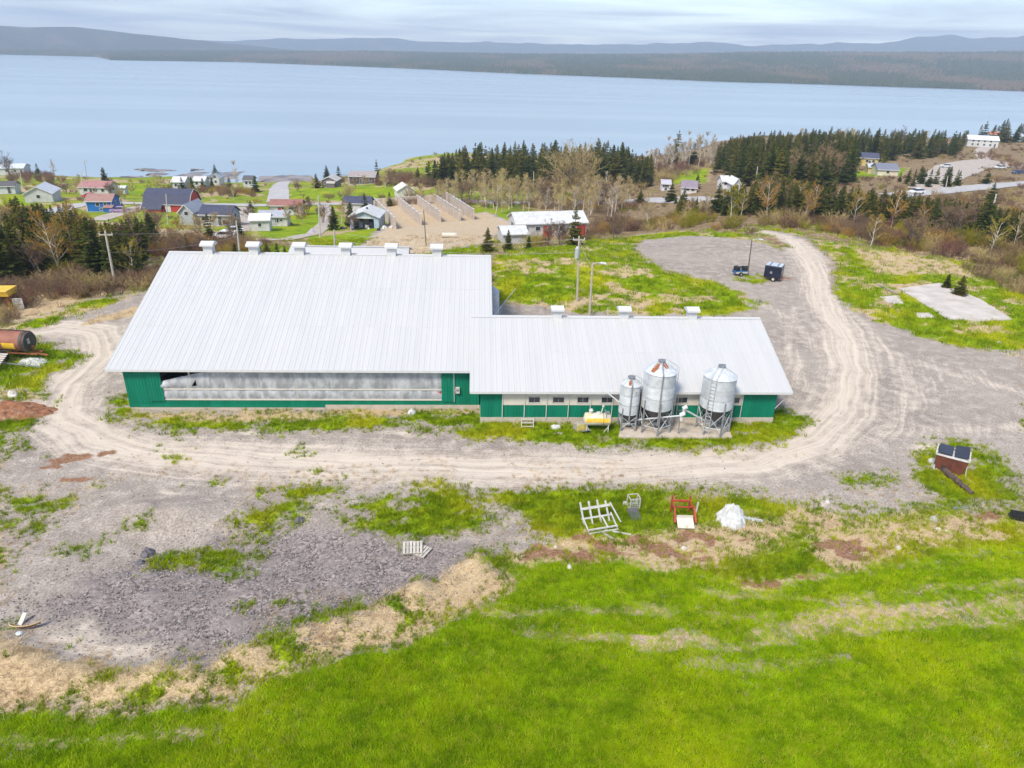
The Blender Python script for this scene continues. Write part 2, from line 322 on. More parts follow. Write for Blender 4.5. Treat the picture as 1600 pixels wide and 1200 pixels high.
STREAK = [PL(q) for q in ([(760,958),(900,950),(1050,956),(1200,962)], [(820,985),(1000,1000),(1200,984),(1400,962),(1640,944)], [(1000,1012),(1150,1010),(1350,985),(1640,962)], [(1080,1040),(1200,1036),(1330,1030)], [(0,1158),(200,1152),(330,1142)], [(1100,925),(1300,940),(1450,920),(1640,905)], [(1250,965),(1450,945),(1640,925)])]
def pmask(x, y, polys, soft):
    m = np.zeros(np.shape(x))
    for q in polys:
        xs = [a[0] for a in q]; ys = [a[1] for a in q]
        sel = (x > min(xs)-3) & (x < max(xs)+3) & (y > min(ys)-3) & (y < max(ys)+3)
        if sel.any():
            v = np.clip(.5+sdf(x[sel], y[sel], q)/(2*soft), 0, 1); m[sel] = np.maximum(m[sel], v)
    return m
def masks(x, y):
    x = np.asarray(x, float); y = np.asarray(y, float)
    wx = x+(fbm(x*.45, y*.45, 21)-.5)*2.6; wy = y+(fbm(x*.45, y*.45, 22)-.5)*2.6
    r = {}
    yard = np.maximum(0, pmask(wx, wy, [YARD], .8)-pmask(wx, wy, [ISLE], .4))
    dryb = pmask(wx, wy, [DRYB], .8); field = pmask(wx, wy, [FIELD], 1.0)*(1-.9*dryb); rough = pmask(wx, wy, [ROUGH], 1.0)
    gp = pmask(wx, wy, GPATCH, .9); gr = pmask(wx, wy, GRASSY, .8); law = pmask(wx, wy, LAWNS, 1.5); sand = pmask(wx, wy, SANDY, 1.5)
    dz = pmask(wx, wy, DRYZ, 1.2)
    n1 = fbm(x*.22, y*.3, 31); n2 = fbm(x*.9, y*1.1, 32); n3 = fbm(x*.06, y*.08, 33)
    far = 1-np.maximum.reduce([yard, field, dryb, rough, gp, gr])
    far = np.where(y < 30, 0, far)
    nn = smooth(.42, .6, .5*n1+.5*n2)
    stripes = fbm(x*.05+3, y*.42+x*.03, 41)
    lower = smooth(44, 30, y)
    grass = field*np.clip(1.06-.42*smooth(.52, .7, stripes)*smooth(-12, 25, x)*smooth(26, 34, y)-.3*smooth(.58, .74, n1), 0, 1)
    for q in STREAK:
        d2, s2, _ = seg_dist(x+(wx-x)*.25, y+(wy-y)*.25, q); grass = grass-field*.52*np.exp(-(d2/.55)**2)*smooth(.32, .58, fbm(s2*.22+7, d2*.8, 45))
    grass = np.maximum(grass, dryb*.70*smooth(.50, .64, n2*.55+n1*.45))
    grass = np.maximum(grass, rough*smooth(.30, .48, .6*n1+.4*n2)*.97)
    grass = np.maximum(grass, gp*(.35+.75*smooth(.3, .55, n2)))
    grass = np.maximum(grass, gr*(.30+.8*smooth(.38, .56, .55*n1+.45*n2)))
    grass = np.maximum(grass, law*.95)
    grass = np.maximum(grass, far*.55*smooth(.45, .62, n1))
    grass = np.maximum(grass, yard*.62*smooth(.60, .72, .5*n1+.5*n2)*smooth(60, 40, y)*smooth(-6, -14, x))
    dry = np.maximum.reduce([np.clip(field+dryb+rough, 0, 1)*np.maximum(.62, .95*dryb), rough*.85, gr*.85, far*.8, gp*.25, dz*.95, yard*.35*smooth(.5, .62, n1)*smooth(48, 42, y)])
    grass = grass*(1-.75*dz)
    grass = grass*(1-sand); dry = dry*(1-sand)
    red = np.zeros_like(x); pale = np.zeros_like(x)
    for (q, a, b) in REDS: red = np.maximum(red, np.exp(-((wx-q[0])/a)**2-((wy-q[1])/b)**2))
    for (q, a, b) in PALE: pale = np.maximum(pale, np.exp(-((wx-q[0])/a)**2-((wy-q[1])/b)**2))
    red = np.clip(red*(.35+1.5*smooth(.36, .6, n2)), 0, 1)
    grass = grass*(1-red*.8)
    coarse = pmask(wx, wy, [COARSE], 2.0)*(1-.6*pale)
    d, s, sd = seg_dist(x, y, TRK)
    trk = np.clip(1.2-d/4.4, 0, 1)*.92
    trk = np.maximum(trk, .5*np.clip(1-d/11.0, 0, 1))
    for q in SIDE:
        d2, _, _ = seg_dist(x, y, q); trk = np.maximum(trk, .62*np.clip(1.1-d2/2.2, 0, 1))
    loop = np.zeros_like(x)
    for q in LOOPS:
        d2, _, _ = seg_dist(x, y, q); loop = np.maximum(loop, np.exp(-(d2/.45)**2))
    cl = 1-np.clip(np.maximum.reduce([gp, gr, field, rough*.8]), 0, 1)
    trk = np.maximum.reduce([trk*cl, pale*.9, loop*.55, sand*.85])
    vil = smooth(135, 150, y)*smooth(.16, .02, x/np.maximum(y, 60)); grass = np.maximum(grass, vil*far*(1-sand)*(.25+.75*smooth(.38, .56, n3*.5+n1*.5)))
    dry = np.maximum(dry, sand*.62)
    wood = np.clip(far*(1-law)*(1-sand), 0, 1)*smooth(84, 92, y)*(1-.75*vil)
    return dict(grass=grass, dry=dry, track=trk, red=red, coarse=coarse, lush=field, td=d*sd, ts=s, wood=wood)

# coarse table of the zones, for scattering things on them
_gx = np.arange(-92, 112.1, .5); _gy = np.arange(14, 138.1, .5); _GX, _GY = np.meshgrid(_gx, _gy)
_tab = {k_: v_.reshape(_GX.shape) for k_, v_ in masks(_GX.ravel(), _GY.ravel()).items()}
def mlook(x, y):
    fx = np.clip((x-_gx[0])/.5, 0, len(_gx)-1.001); fy = np.clip((y-_gy[0])/.5, 0, len(_gy)-1.001); i = fx.astype(int); j = fy.astype(int); a = fx-i; b = fy-j
    return {k_: (t_[j, i]*(1-a)+t_[j, i+1]*a)*(1-b)+(t_[j+1, i]*(1-a)+t_[j+1, i+1]*a)*b for k_, t_ in _tab.items()}
# ---------------------------------------------------------------- ground sheet
def ground_material(name='ground', veg=False):
    g = G(name); p = g.pos()
    a = {k: g.attr(k) for k in ('grass', 'dry', 'track', 'red', 'coarse', 'lush', 'td', 'ts', 'wood')}
    big = g.noise(p, .12, 4); mid = g.noise(p, .9, 5, .6); fine = g.noise(p, 7, 5, .7); tiny = g.noise(p, 22, 3, .7)
    st = g.voro(p, 7.5, 'F1', 'Color'); stv = g.n('ShaderNodeSeparateColor'); g.put(stv.inputs[0], st)
    grav = g.mix(g.rng(big, .3, .7), (.27, .228, .195), (.35, .30, .255))
    grav = g.mix(g.rng(mid, .42, .7), grav, (.41, .35, .30))
    k = g.math('MULTIPLY', g.rng(fine, .25, .75, .62, 1.35), g.rng(tiny, .3, .7, .8, 1.2))
    grav = g.mix(1.0, grav, g.grey(k), 'MULTIPLY')
    # coarse crushed stone
    cst = g.mix(stv.outputs[0], (.085, .07, .066), (.40, .34, .315))
    cst = g.mix(g.rng(mid, .35, .7), cst, (.25, .212, .194))
    cf = g.rng(g.math('ADD', a['coarse'], g.math('MULTIPLY', g.math('SUBTRACT', mid, .5), .9)), .42, .72)
    c = g.mix(cf, grav, cst)
    # wheel-worn track: streaks run along it
    wob = g.math('MULTIPLY', g.math('SUBTRACT', g.noise(p, .16, 2, .5), .5), 1.6)
    tdw = g.math('ADD', a['td'], wob)
    sv = g.comb(g.math('MULTIPLY', tdw, 2.2), g.math('MULTIPLY', a['ts'], .05), 0.0)
    streak = g.noise(sv, 1.0, 5, .65, .25)
    streak2 = g.noise(g.comb(g.math('MULTIPLY', tdw, .6), g.math('MULTIPLY', a['ts'], .12), 3.0), 1.0, 4)
    tf = g.math('ADD', a['track'], g.math('MULTIPLY', g.math('SUBTRACT', g.math('ADD', g.math('MULTIPLY', streak, .65), g.math('MULTIPLY', streak2, .35)), .5), 1.5))
    tf = g.math('ADD', tf, g.math('MULTIPLY', g.math('SUBTRACT', fine, .5), .5))
    tan = g.mix(g.rng(streak, .3, .7), (.50, .42, .34), (.62, .53, .435))
    tan = g.mix(1.0, tan, g.grey(g.rng(tiny, .25, .75, .86, 1.12)), 'MULTIPLY')
    c = g.mix(g.rng(g.math('ADD', tf, g.math('MULTIPLY', g.math('SUBTRACT', mid, .5), .8)), .30, 1.05), c, tan)
    # dead straw
    strawn = g.noise(g.scale(p, (5, 9, 5)), 1.6, 5, .75, .6)
    straw = g.mix(g.rng(strawn, .3, .7), (.30, .205, .115), (.60, .465, .285))
    df = g.math('ADD', a['dry'], g.math('MULTIPLY', g.math('SUBTRACT', g.math('ADD', g.math('MULTIPLY', mid, .5), g.math('MULTIPLY', fine, .5)), .5), 1.6))
    c = g.mix(g.rng(df, .40, .72), c, straw)
    # red-brown soil
    redc = g.mix(g.rng(fine, .3, .7), (.14, .068, .042), (.36, .21, .125))
    rf = g.math('ADD', a['red'], g.math('MULTIPLY', g.math('SUBTRACT', fine, .5), 1.2))
    c = g.mix(g.rng(rf, .45, .8), c, redc)
    # living grass
    gn = g.noise(g.scale(p, (1, 1.6, 1)), .55, 5, .65)
    gr = g.mix(g.rng(gn, .32, .68), (.12, .21, .004), (.26, .35, .008))
    gr = g.mix(g.rng(g.noise(p, .16, 3), .45, .7), gr, (.33, .34, .012))
    lushc = g.mix(g.rng(gn, .3, .7), (.085, .145, .002), (.17, .26, .003))
    gr = g.mix(a['lush'], gr, lushc)
    gr = g.mix(1.0, gr, g.grey(g.rng(g.noise(p, 9, 4, .8), .25, .75, .5, 1.35)), 'MULTIPLY')
    gf = g.math('ADD', a['grass'], g.math('MULTIPLY', g.math('SUBTRACT', g.math('ADD', g.math('MULTIPLY', mid, .45), g.math('MULTIPLY', fine, .55)), .5), 1.5))
    c = g.mix(g.rng(gf, .42, .66), c, gr)
    # litter under the scrub
    wf = g.math('MULTIPLY', a['wood'], g.rng(mid, .3, .6, .45, .95))
    c = g.mix(wf, c, g.mix(g.rng(fine, .3, .7), (.10, .065, .035), (.23, .16, .085)))
    hgt = g.math('ADD', g.math('MULTIPLY', fine, .6), g.math('ADD', g.math('MULTIPLY', stv.outputs[1], g.math('MULTIPLY', cf, .5)), g.math('MULTIPLY', tiny, .3)))
    g.bump(hgt, .75, .10)
    return g.fin(c, .95, 0, .08)

def ground_sheet():
    ys = np.concatenate([np.linspace(-70, 14, 30)[:-1], np.arange(14, 60, .22), np.arange(60, 135, .42), 135*1.0165**np.arange(0, 92)])
    us = np.concatenate([np.linspace(-3, -1.02, 12)[:-1], np.linspace(-1.02, 1.02, 500), np.linspace(1.02, 3, 12)[1:]])
    Y, U = np.meshgrid(ys, us, indexing='ij'); X = U*(np.maximum(Y, 0)+24)
    x = X.ravel(); y = Y.ravel(); z = terr(x, y)
    mk = masks(x, y)
    z = z+(fbm(x*1.3, y*1.3, 51, 3)-.5)*(.08+.22*mk['coarse']+.25*np.clip(mk['dry']-.6, 0, 1))
    hollow = np.clip(mk['track'], 0, 1)*.05; z = z-hollow
    ny, nx = Y.shape
    idx = np.arange(ny*nx).reshape(ny, nx)
    q = np.stack([idx[:-1, :-1], idx[:-1, 1:], idx[1:, 1:], idx[1:, :-1]], -1).reshape(-1, 4)
    me = bpy.data.meshes.new('ground')
    me.vertices.add(len(x)); me.vertices.foreach_set('co', np.stack([x, y, z], 1).ravel().astype(np.float32))
    me.loops.add(q.size); me.loops.foreach_set('vertex_index', q.ravel().astype(np.int32))
    me.polygons.add(len(q)); me.polygons.foreach_set('loop_start', (np.arange(len(q))*4).astype(np.int32))
    me.update(calc_edges=True); me.validate()
    for k, v in mk.items():
        at = me.attributes.new(k, 'FLOAT', 'POINT'); at.data.foreach_set('value', np.asarray(v, np.float32))
    me.polygons.foreach_set('use_smooth', [True]*len(me.polygons))
    me.materials.append(ground_material())
    return tag(link('ground', me), kind='structure')
ground_sheet()
def gz(x, y): return float(terr(x, y))

# ---------------------------------------------------------------- sea, tidal flats, far shore
g = G('sea_water'); p = g.pos()
wv = g.math('ADD', g.noise(g.scale(p, (.10, .35, 1)), 1.0, 6, .6), g.math('MULTIPLY', g.noise(g.scale(p, (.006, .03, 1)), 1.0, 4), 1.5))
g.bump(wv, .10, .6)
wc = g.mix(g.rng(g.noise(g.scale(p, (.0012, .010, 1)), 1.0, 4, .55, .4), .35, .7), (.23, .29, .34), (.28, .34, .385))
SEAM = g.fin(wc, .24, 0, .5)
m = MB(); m.quad((-9000, 180, SEA), (9000, 180, SEA), (9000, 12000, SEA), (-9000, 12000, SEA))
tag(m.build('sea', SEAM), kind='structure')
def strip_sheet(name, pl, hw, mt, lift=.06, kind='structure', parent=None, step=2.0):
    """flat ribbon laid on the terrain along a ground polyline; hw half-width (number or list)"""
    pts = [Vector((q[0], q[1])) for q in pl]; hws = hw if isinstance(hw, list) else [hw]*len(pts)
    fine = []; 
    for k in range(len(pts)-1):
        L = (pts[k+1]-pts[k]).length; n = max(1, int(L/step))
        for i in range(n): t = i/n; fine.append((pts[k].lerp(pts[k+1], t), hws[k]*(1-t)+hws[k+1]*t))
    fine.append((pts[-1], hws[-1])); v = []; f = []; nc = 5
    for k, (q, h) in enumerate(fine):
        a = fine[max(0, k-2)][0]; b = fine[min(len(fine)-1, k+2)][0]; d = (b-a).normalized(); nrm = Vector((-d.y, d.x))
        for c in range(nc):
            e = q+nrm*h*(1-2*c/(nc-1)); v.append((e.x, e.y, gz(e.x, e.y)+lift))
        if k:
            for c in range(nc-1): b0 = (k-1)*nc+c; f.append((b0, b0+nc, b0+nc+1, b0+1))
    mb = MB(); mb.v = v; mb.f = f
    o = mb.build(name, mt, parent)
    return tag(o, kind=kind) if parent is None else o
ASPH = mat('asphalt_grey', (.40, .38, .37), .9, .12, .6, stain=(.26, .25, .25), stain_amt=.5, stain_sc=.3)
DIRT = mat('dirt_lane', (.40, .34, .29), .95, .2, .8, stain=(.25, .2, .15), stain_amt=.5, stain_sc=.4)
strip_sheet('main_road', PL([(-60,352),(60,336),(120,320),(180,317),(240,319),(330,320),(400,321),(480,319),(560,317),(640,316),(700,314),(760,316),(860,318),(1000,312),(1120,312)]), 3.6, ASPH, .12)
strip_sheet('main_road', PL([(1395,306),(1430,302),(1480,298),(1540,292),(1640,285)]), 4.0, ASPH, .15)
strip_sheet('beach_road', PL([(434,316),(436,300),(438,290),(445,284)]), [3.4, 3.4, 3.0, 2.6], ASPH, .13)
strip_sheet('village_lane', PL([(400,375),(450,374),(490,366),(510,348),(512,330),(505,321)]), 1.7, DIRT, .10)
strip_sheet('house_drive', PL([(380,324),(378,345),(372,362)]), 2.2, DIRT, .10)
strip_sheet('village_lane', PL([(150,345),(185,334),(215,325),(232,321)]), 2.4, DIRT, .10)
strip_sheet('house_drive', PL([(1440,296),(1500,262),(1545,252),(1600,262),(1650,266)]), [4, 9, 7, 7, 7], DIRT, .16)
strip_sheet('house_drive', PL([(1545,256),(1530,240),(1545,228)]), 3, DIRT, .17)
# tidal flats: low bars of mud standing a hand above the water
g = G('tidal_mud'); p = g.pos()
MUD = g.fin(g.mix(g.rng(g.noise(p, .15, 5), .35, .65), (.12, .095, .08), (.27, .22, .19)), .45)
def mud_bar(pts):
    w_ = [PZ(a, b, SEA+.12) for a, b in pts]; n = len(w_); c = np.mean(w_, 0); m = MB()
    dense = []
    for k in range(n):
        a = np.array(w_[k]); b = np.array(w_[(k+1) % n])
        for i in range(6): dense.append(a+(b-a)*i/6+np.array([rng.normal(0, .6), rng.normal(0, 1.5), 0]))
    n = len(dense); v = [tuple(q) for q in dense]+[(q[0]*.75+c[0]*.25, q[1]*.75+c[1]*.25, SEA+.3) for q in dense]+[(c[0], c[1], SEA+.36)]
    m.v = [(q[0], q[1], q[2]-.2) if i < n else q for i, q in enumerate(v)]
    m.f = [(k, (k+1) % n, n+(k+1) % n, n+k) for k in range(n)]+[(n+k, n+(k+1) % n, 2*n) for k in range(n)]
    tag(m.build('tidal_flat', MUD, None, True), kind='structure')
for q in ([(206,264),(230,263),(280,266),(240,269)], [(180,277),(200,274),(240,276),(262,282),(200,284)], [(265,277),(285,270),(330,268),(312,275),(285,284),(262,284)], [(320,274),(345,269),(380,268),(372,278),(330,284)], [(296,264.5),(318,264.5),(312,266),(300,266)], [(402,276),(440,273),(490,274),(500,284),(430,287),(400,284)], [(225,272),(250,270),(262,272),(235,275)]):
    mud_bar(q)

g = G('far_forest'); p = g.pos()
fc = g.mix(g.rng(g.noise(p, .02, 6, .7), .3, .7), (.018, .032, .022), (.06, .062, .035))
FARM_ = g.fin(g.mix(g.rng(g.noise(p, .006, 3), .52, .7), fc, (.10, .075, .045)), 1.0, 0, .1)
def far_land(name, shore, back, hfun, na=260, nr=40):
    """land beyond the bay, laid out by bearing (radians right of +Y) and distance"""
    an = np.linspace(-.95, .95, na); v = np.zeros((nr, na, 3)); 
    for i in range(nr):
        t = i/(nr-1); D = shore(an)*(1-t)+back*t; x = D*np.sin(an); y = D*np.cos(an)
        v[i, :, 0] = x; v[i, :, 1] = y; v[i, :, 2] = SEA-1+hfun(t, an, x, y, D)
    m = MB(); m.v = [tuple(q) for q in v.reshape(-1, 3)]
    m.f = [(i*na+j, i*na+j+1, (i+1)*na+j+1, (i+1)*na+j) for i in range(nr-1) for j in range(na-1)]
    return tag(m.build(name, FARM_, None, True), kind='structure')
def shore1(a): return np.interp(a, [-.95, -.52, -.445, -.43, -.3, -.12, .0, .06, .3, .64, .95], [4700, 4360, 4200, 3320, 3490, 2950, 2620, 2490, 2250, 2400, 2500])*(1+.012*(fbm(a*24, a*0, 61)-.5)*2)
def h1(t, a, x, y, D):
    top = np.interp(a, [-.95, -.5, -.43, -.3, -.14, .058, .34, .637, .95], [12, 14, 17, 33, 47, 53, 87, 114, 120])
    return top*(smooth(-.05, .62, t)*.9+.1*t)*(.86+.28*fbm(x*.0012, y*.0012, 62))+3*smooth(0, .02, t)
far_land('far_shore', shore1, 5200., h1)
def h2(t, a, x, y, D):
    hh = np.interp(a, [-.95, -.3, -.2, -.12, -.04, .058, .12, .236, .306, .344, .4, .525, .6, .637, .95], [90, 134, 160, 198, 166, 185, 176, 210, 217, 188, 240, 305, 312, 331, 300])
    return hh*smooth(0, 1, t)*(.84+.32*fbm(a*26, a*0+t*1.5, 65))
far_land('far_hills', lambda a: a*0+7000., 8500., h2, 300, 14)
def h3(t, a, x, y, D):
    return smooth(0, .9, t)*np.interp(a, [-.95, -.52, -.46, -.41, -.35, -.22, -.1, 1], [138, 140, 148, 127, 102, 50, 0, 0])*(.96+.08*fbm(a*30, a*0, 66))
far_land('far_hills', lambda a: a*0+4800., 5700., h3, 300, 14)
# ---------------------------------------------------------------- shared materials
ROOFW = None
g = G('white_ribbed_roof'); v = g.obj()
rc = g.mix(g.rng(g.rnd(), 0, 1, 0, 1, False), (.465, .462, .455), (.485, .48, .472))
rc = g.mix(g.rng(g.noise(g.scale(g.pos(), (1.2, .12, .12)), 1.0, 5, .6), .45, .75, 0, .45), rc, (.425, .425, .42))
ROOFW = g.fin(rc, .42, .0, .5)
GREEN = None
g = G('green_steel_siding'); v = g.obj()
gc = g.mix(g.rng(g.noise(g.scale(v, (1, 1, .15)), 1.4, 5), .35, .7), (.004, .150, .085), (.006, .185, .108))
gc = g.mix(g.rng(g.noise(g.scale(v, (2.5, 2.5, .5)), 1.0, 6, .7), .6, .8, 0, .35), gc, (.10, .17, .12))
GREEN = g.fin(gc, .6, 0, .15)
WHITE = mat('white_paint', (.50, .485, .45), .6, .15, 3, stain=(.36, .29, .21), stain_amt=.65, stain_sc=2.5)
CREAM = mat('cream_panel', (.56, .52, .44), .6, .06, 2, stain=(.5, .44, .36), stain_amt=.35, streak=True)
CONC = mat('pale_concrete', (.47, .40, .33), .9, .12, 2.5, stain=(.28, .24, .19), stain_amt=.5, stain_sc=.7, bump=.2)
OLDC = mat('weathered_concrete', (.50, .42, .35), .95, .2, 1.2, stain=(.20, .14, .10), stain_amt=.75, stain_sc=.6, streak=True, bump=.3)
SLABC = mat('bleached_slab', (.48, .43, .385), .95, .14, .5, stain=(.33, .28, .22), stain_amt=.6, stain_sc=.35, bump=.2)
GALV = mat('galvanised_steel', (.50, .52, .54), .6, .16, 2.2, metal=.2, stain=(.36, .37, .39), stain_amt=.5, stain_sc=.8, objvar=.10)
GALVD = mat('dull_galvanised', (.30, .31, .33), .5, .15, 3, metal=.5)
DARKSTEEL = mat('dark_hopper_steel', (.09, .09, .10), .55, .2, 2, metal=.4)
RUST = mat('rust', (.30, .10, .035), .9, .35, 4, stain=(.12, .04, .02), stain_amt=.7, stain_sc=3)
BLACK = mat('black_rubber', (.014, .014, .016), .7, .3, 4)
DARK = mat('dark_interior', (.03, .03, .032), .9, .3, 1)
WOODG = mat('grey_wood', (.34, .30, .26), .9, .2, 3, stain=(.18, .15, .12), stain_amt=.6, stain_sc=2, objvar=.15)
WOODL = mat('pale_wood', (.45, .41, .35), .9, .15, 3, stain=(.40, .34, .27), stain_amt=.5, stain_sc=2, objvar=.12)
GLASS = mat('window_glass', (.03, .035, .045), .08, .2, .6, spec=.7)
g = G('clear_curtain_plastic')
g.put(g.b.inputs['Alpha'], g.rng(g.noise(g.scale(g.obj(), (1.2, 1, .5)), 1.5, 5, .6), .35, .7, .45, .78))
PLASTIC = g.fin((.62, .63, .66), .28, 0, .5)
TRIMW = mat('white_trim', (.54, .54, .535), .5, .05, 2)

# ---------------------------------------------------------------- ribbed sheet metal
def ribbed(m, x0, x1, z0, z1, y, pitch=.23, proud=.022):
    """vertical ribbed cladding facing -y; the ribs are real folds"""
    n = max(1, round((x1-x0)/pitch)); p = (x1-x0)/n; xs = []
    for k in range(n):
        a = x0+k*p; xs += [(a, 0), (a+p*.62, 0), (a+p*.70, proud), (a+p*.88, proud), (a+p*.96, 0)]
    xs.append((x1, 0)); b = len(m.v)
    for x, d in xs: m.v += [(x, y-d, z0), (x, y-d, z1)]
    m.f += [(b+2*k, b+2*k+2, b+2*k+3, b+2*k+1) for k in range(len(xs)-1)]
    return m
def sheet_mesh(w_, L, name):
    """roof sheet lying in x (width) and y (length) with four raised ribs and folded edges"""
    m = MB(); t = .006; prof = []
    for k in range(2):
        c = w_*(k+.5)/2; prof += [(c-.05, t), (c-.026, t+.022), (c+.026, t+.022), (c+.05, t)]
    prof = [(0, -.004), (0, t)]+prof+[(w_, t), (w_, -.004)]
    n = len(prof); m.v = [(a, 0, z) for a, z in prof]+[(a, L, z) for a, z in prof]
    m.f = [(k, k+1, n+k+1, n+k) for k in range(n-1)]+[tuple(range(n-1, -1, -1)), tuple(range(n, 2*n))]
    return m.mesh(name, ROOFW)
def gable_roof(parent, x0, x1, ye, ze, yr, zr, rows, t=.16):
    """roof deck with ribbed sheets on the front slope, ridge cap and white barge/fascia boards"""
    yb = 2*yr-ye; m = MB()
    prof = [(ye, ze-t), (ye, ze-.012), (yr, zr-.012), (yb, ze-.012), (yb, ze-t), (yr, zr-t)]
    m.prism(prof, x0+.02, x1-.02); roof = m.build('roof', ROOFW, parent)
    sl_ = math.hypot(yr-ye, zr-ze); an = math.atan2(zr-ze, yr-ye); n = round((x1-x0)/.914); w_ = (x1-x0)/n; L = sl_/rows
    for side in (0, 1):
        rr = rows if side == 0 else 1
        me = sheet_mesh(w_-.006, sl_/rr+.10, 'roof_sheet')
        for r in range(rr):
            for k in range(n):
                d = r*L-(.05 if r else .04); lift = .004+.009*r+random.uniform(0, .003)
                if side == 0: loc = (x0+k*w_, ye+d*math.cos(an)-lift*math.sin(an), ze+d*math.sin(an)+lift*math.cos(an)); rot = (an+random.uniform(-.0006, .0006), 0, 0)
                else: loc = (x0+(k+1)*w_, yb+.04*math.cos(an), ze-.04*math.sin(an)+.006); rot = (an, 0, math.pi)
                link('roof_sheet', me, roof, loc, rot)
    c = MB()
    for s in (-1, 1):
        yy = yr+s*.28; zz = zr-.28*math.tan(an)
        c.add([(x0-.02, yr, zr+.075), (x1+.02, yr, zr+.075), (x1+.02, yy, zz+.062), (x0-.02, yy, zz+.062)], [(0, 1, 2, 3) if s < 0 else (3, 2, 1, 0)])
    c.build('ridge_cap', ROOFW, roof)
    f = MB(); f.box(((x0+x1)/2, ye-.03, ze-.09), (x1-x0+.04, .03, .19)); f.build('fascia', TRIMW, roof)
    for xx, s in ((x0, -1), (x1, 1)):
        b = MB()
        for ya, za, yb_, zb_ in ((ye, ze, yr, zr), (yb, ze, yr, zr)): b.beam((xx+s*.02, ya, za-.07), (xx+s*.02, yb_, zb_-.07), .03, .2)
        b.build('barge_board', TRIMW, roof)
    return roof
def ridge_vent(parent, x, y, z, s=1.0):
    o = MB(); o.prism([(y-.42*s, z-.30*s), (y-.42*s, z+.62*s), (y+.42*s, z+.62*s), (y+.42*s, z-.30*s)], x-.42*s, x+.42*s)
    o = o.build('ridge_vent', TRIMW, parent)
    c = MB(); c.prism([(y-.66*s, z+.70*s), (y-.66*s, z+.86*s), (y, z+1.10*s), (y+.66*s, z+.86*s), (y+.66*s, z+.70*s)], x-.62*s, x+.62*s)
    c.build('vent_cap', TRIMW, o)
    for dx in (-.36, .36):
        for dy in (-.36, .36): b = MB(); b.box((x+dx*s, y+dy*s, z+.66*s), (.06*s, .06*s, .09*s)); b.build('vent_bracket', GALVD, o)
    f = MB(); f.box((x, y-.45*s, z-.20*s), (1.0*s, .06, .14)); f.build('vent_flashing', TRIMW, o)

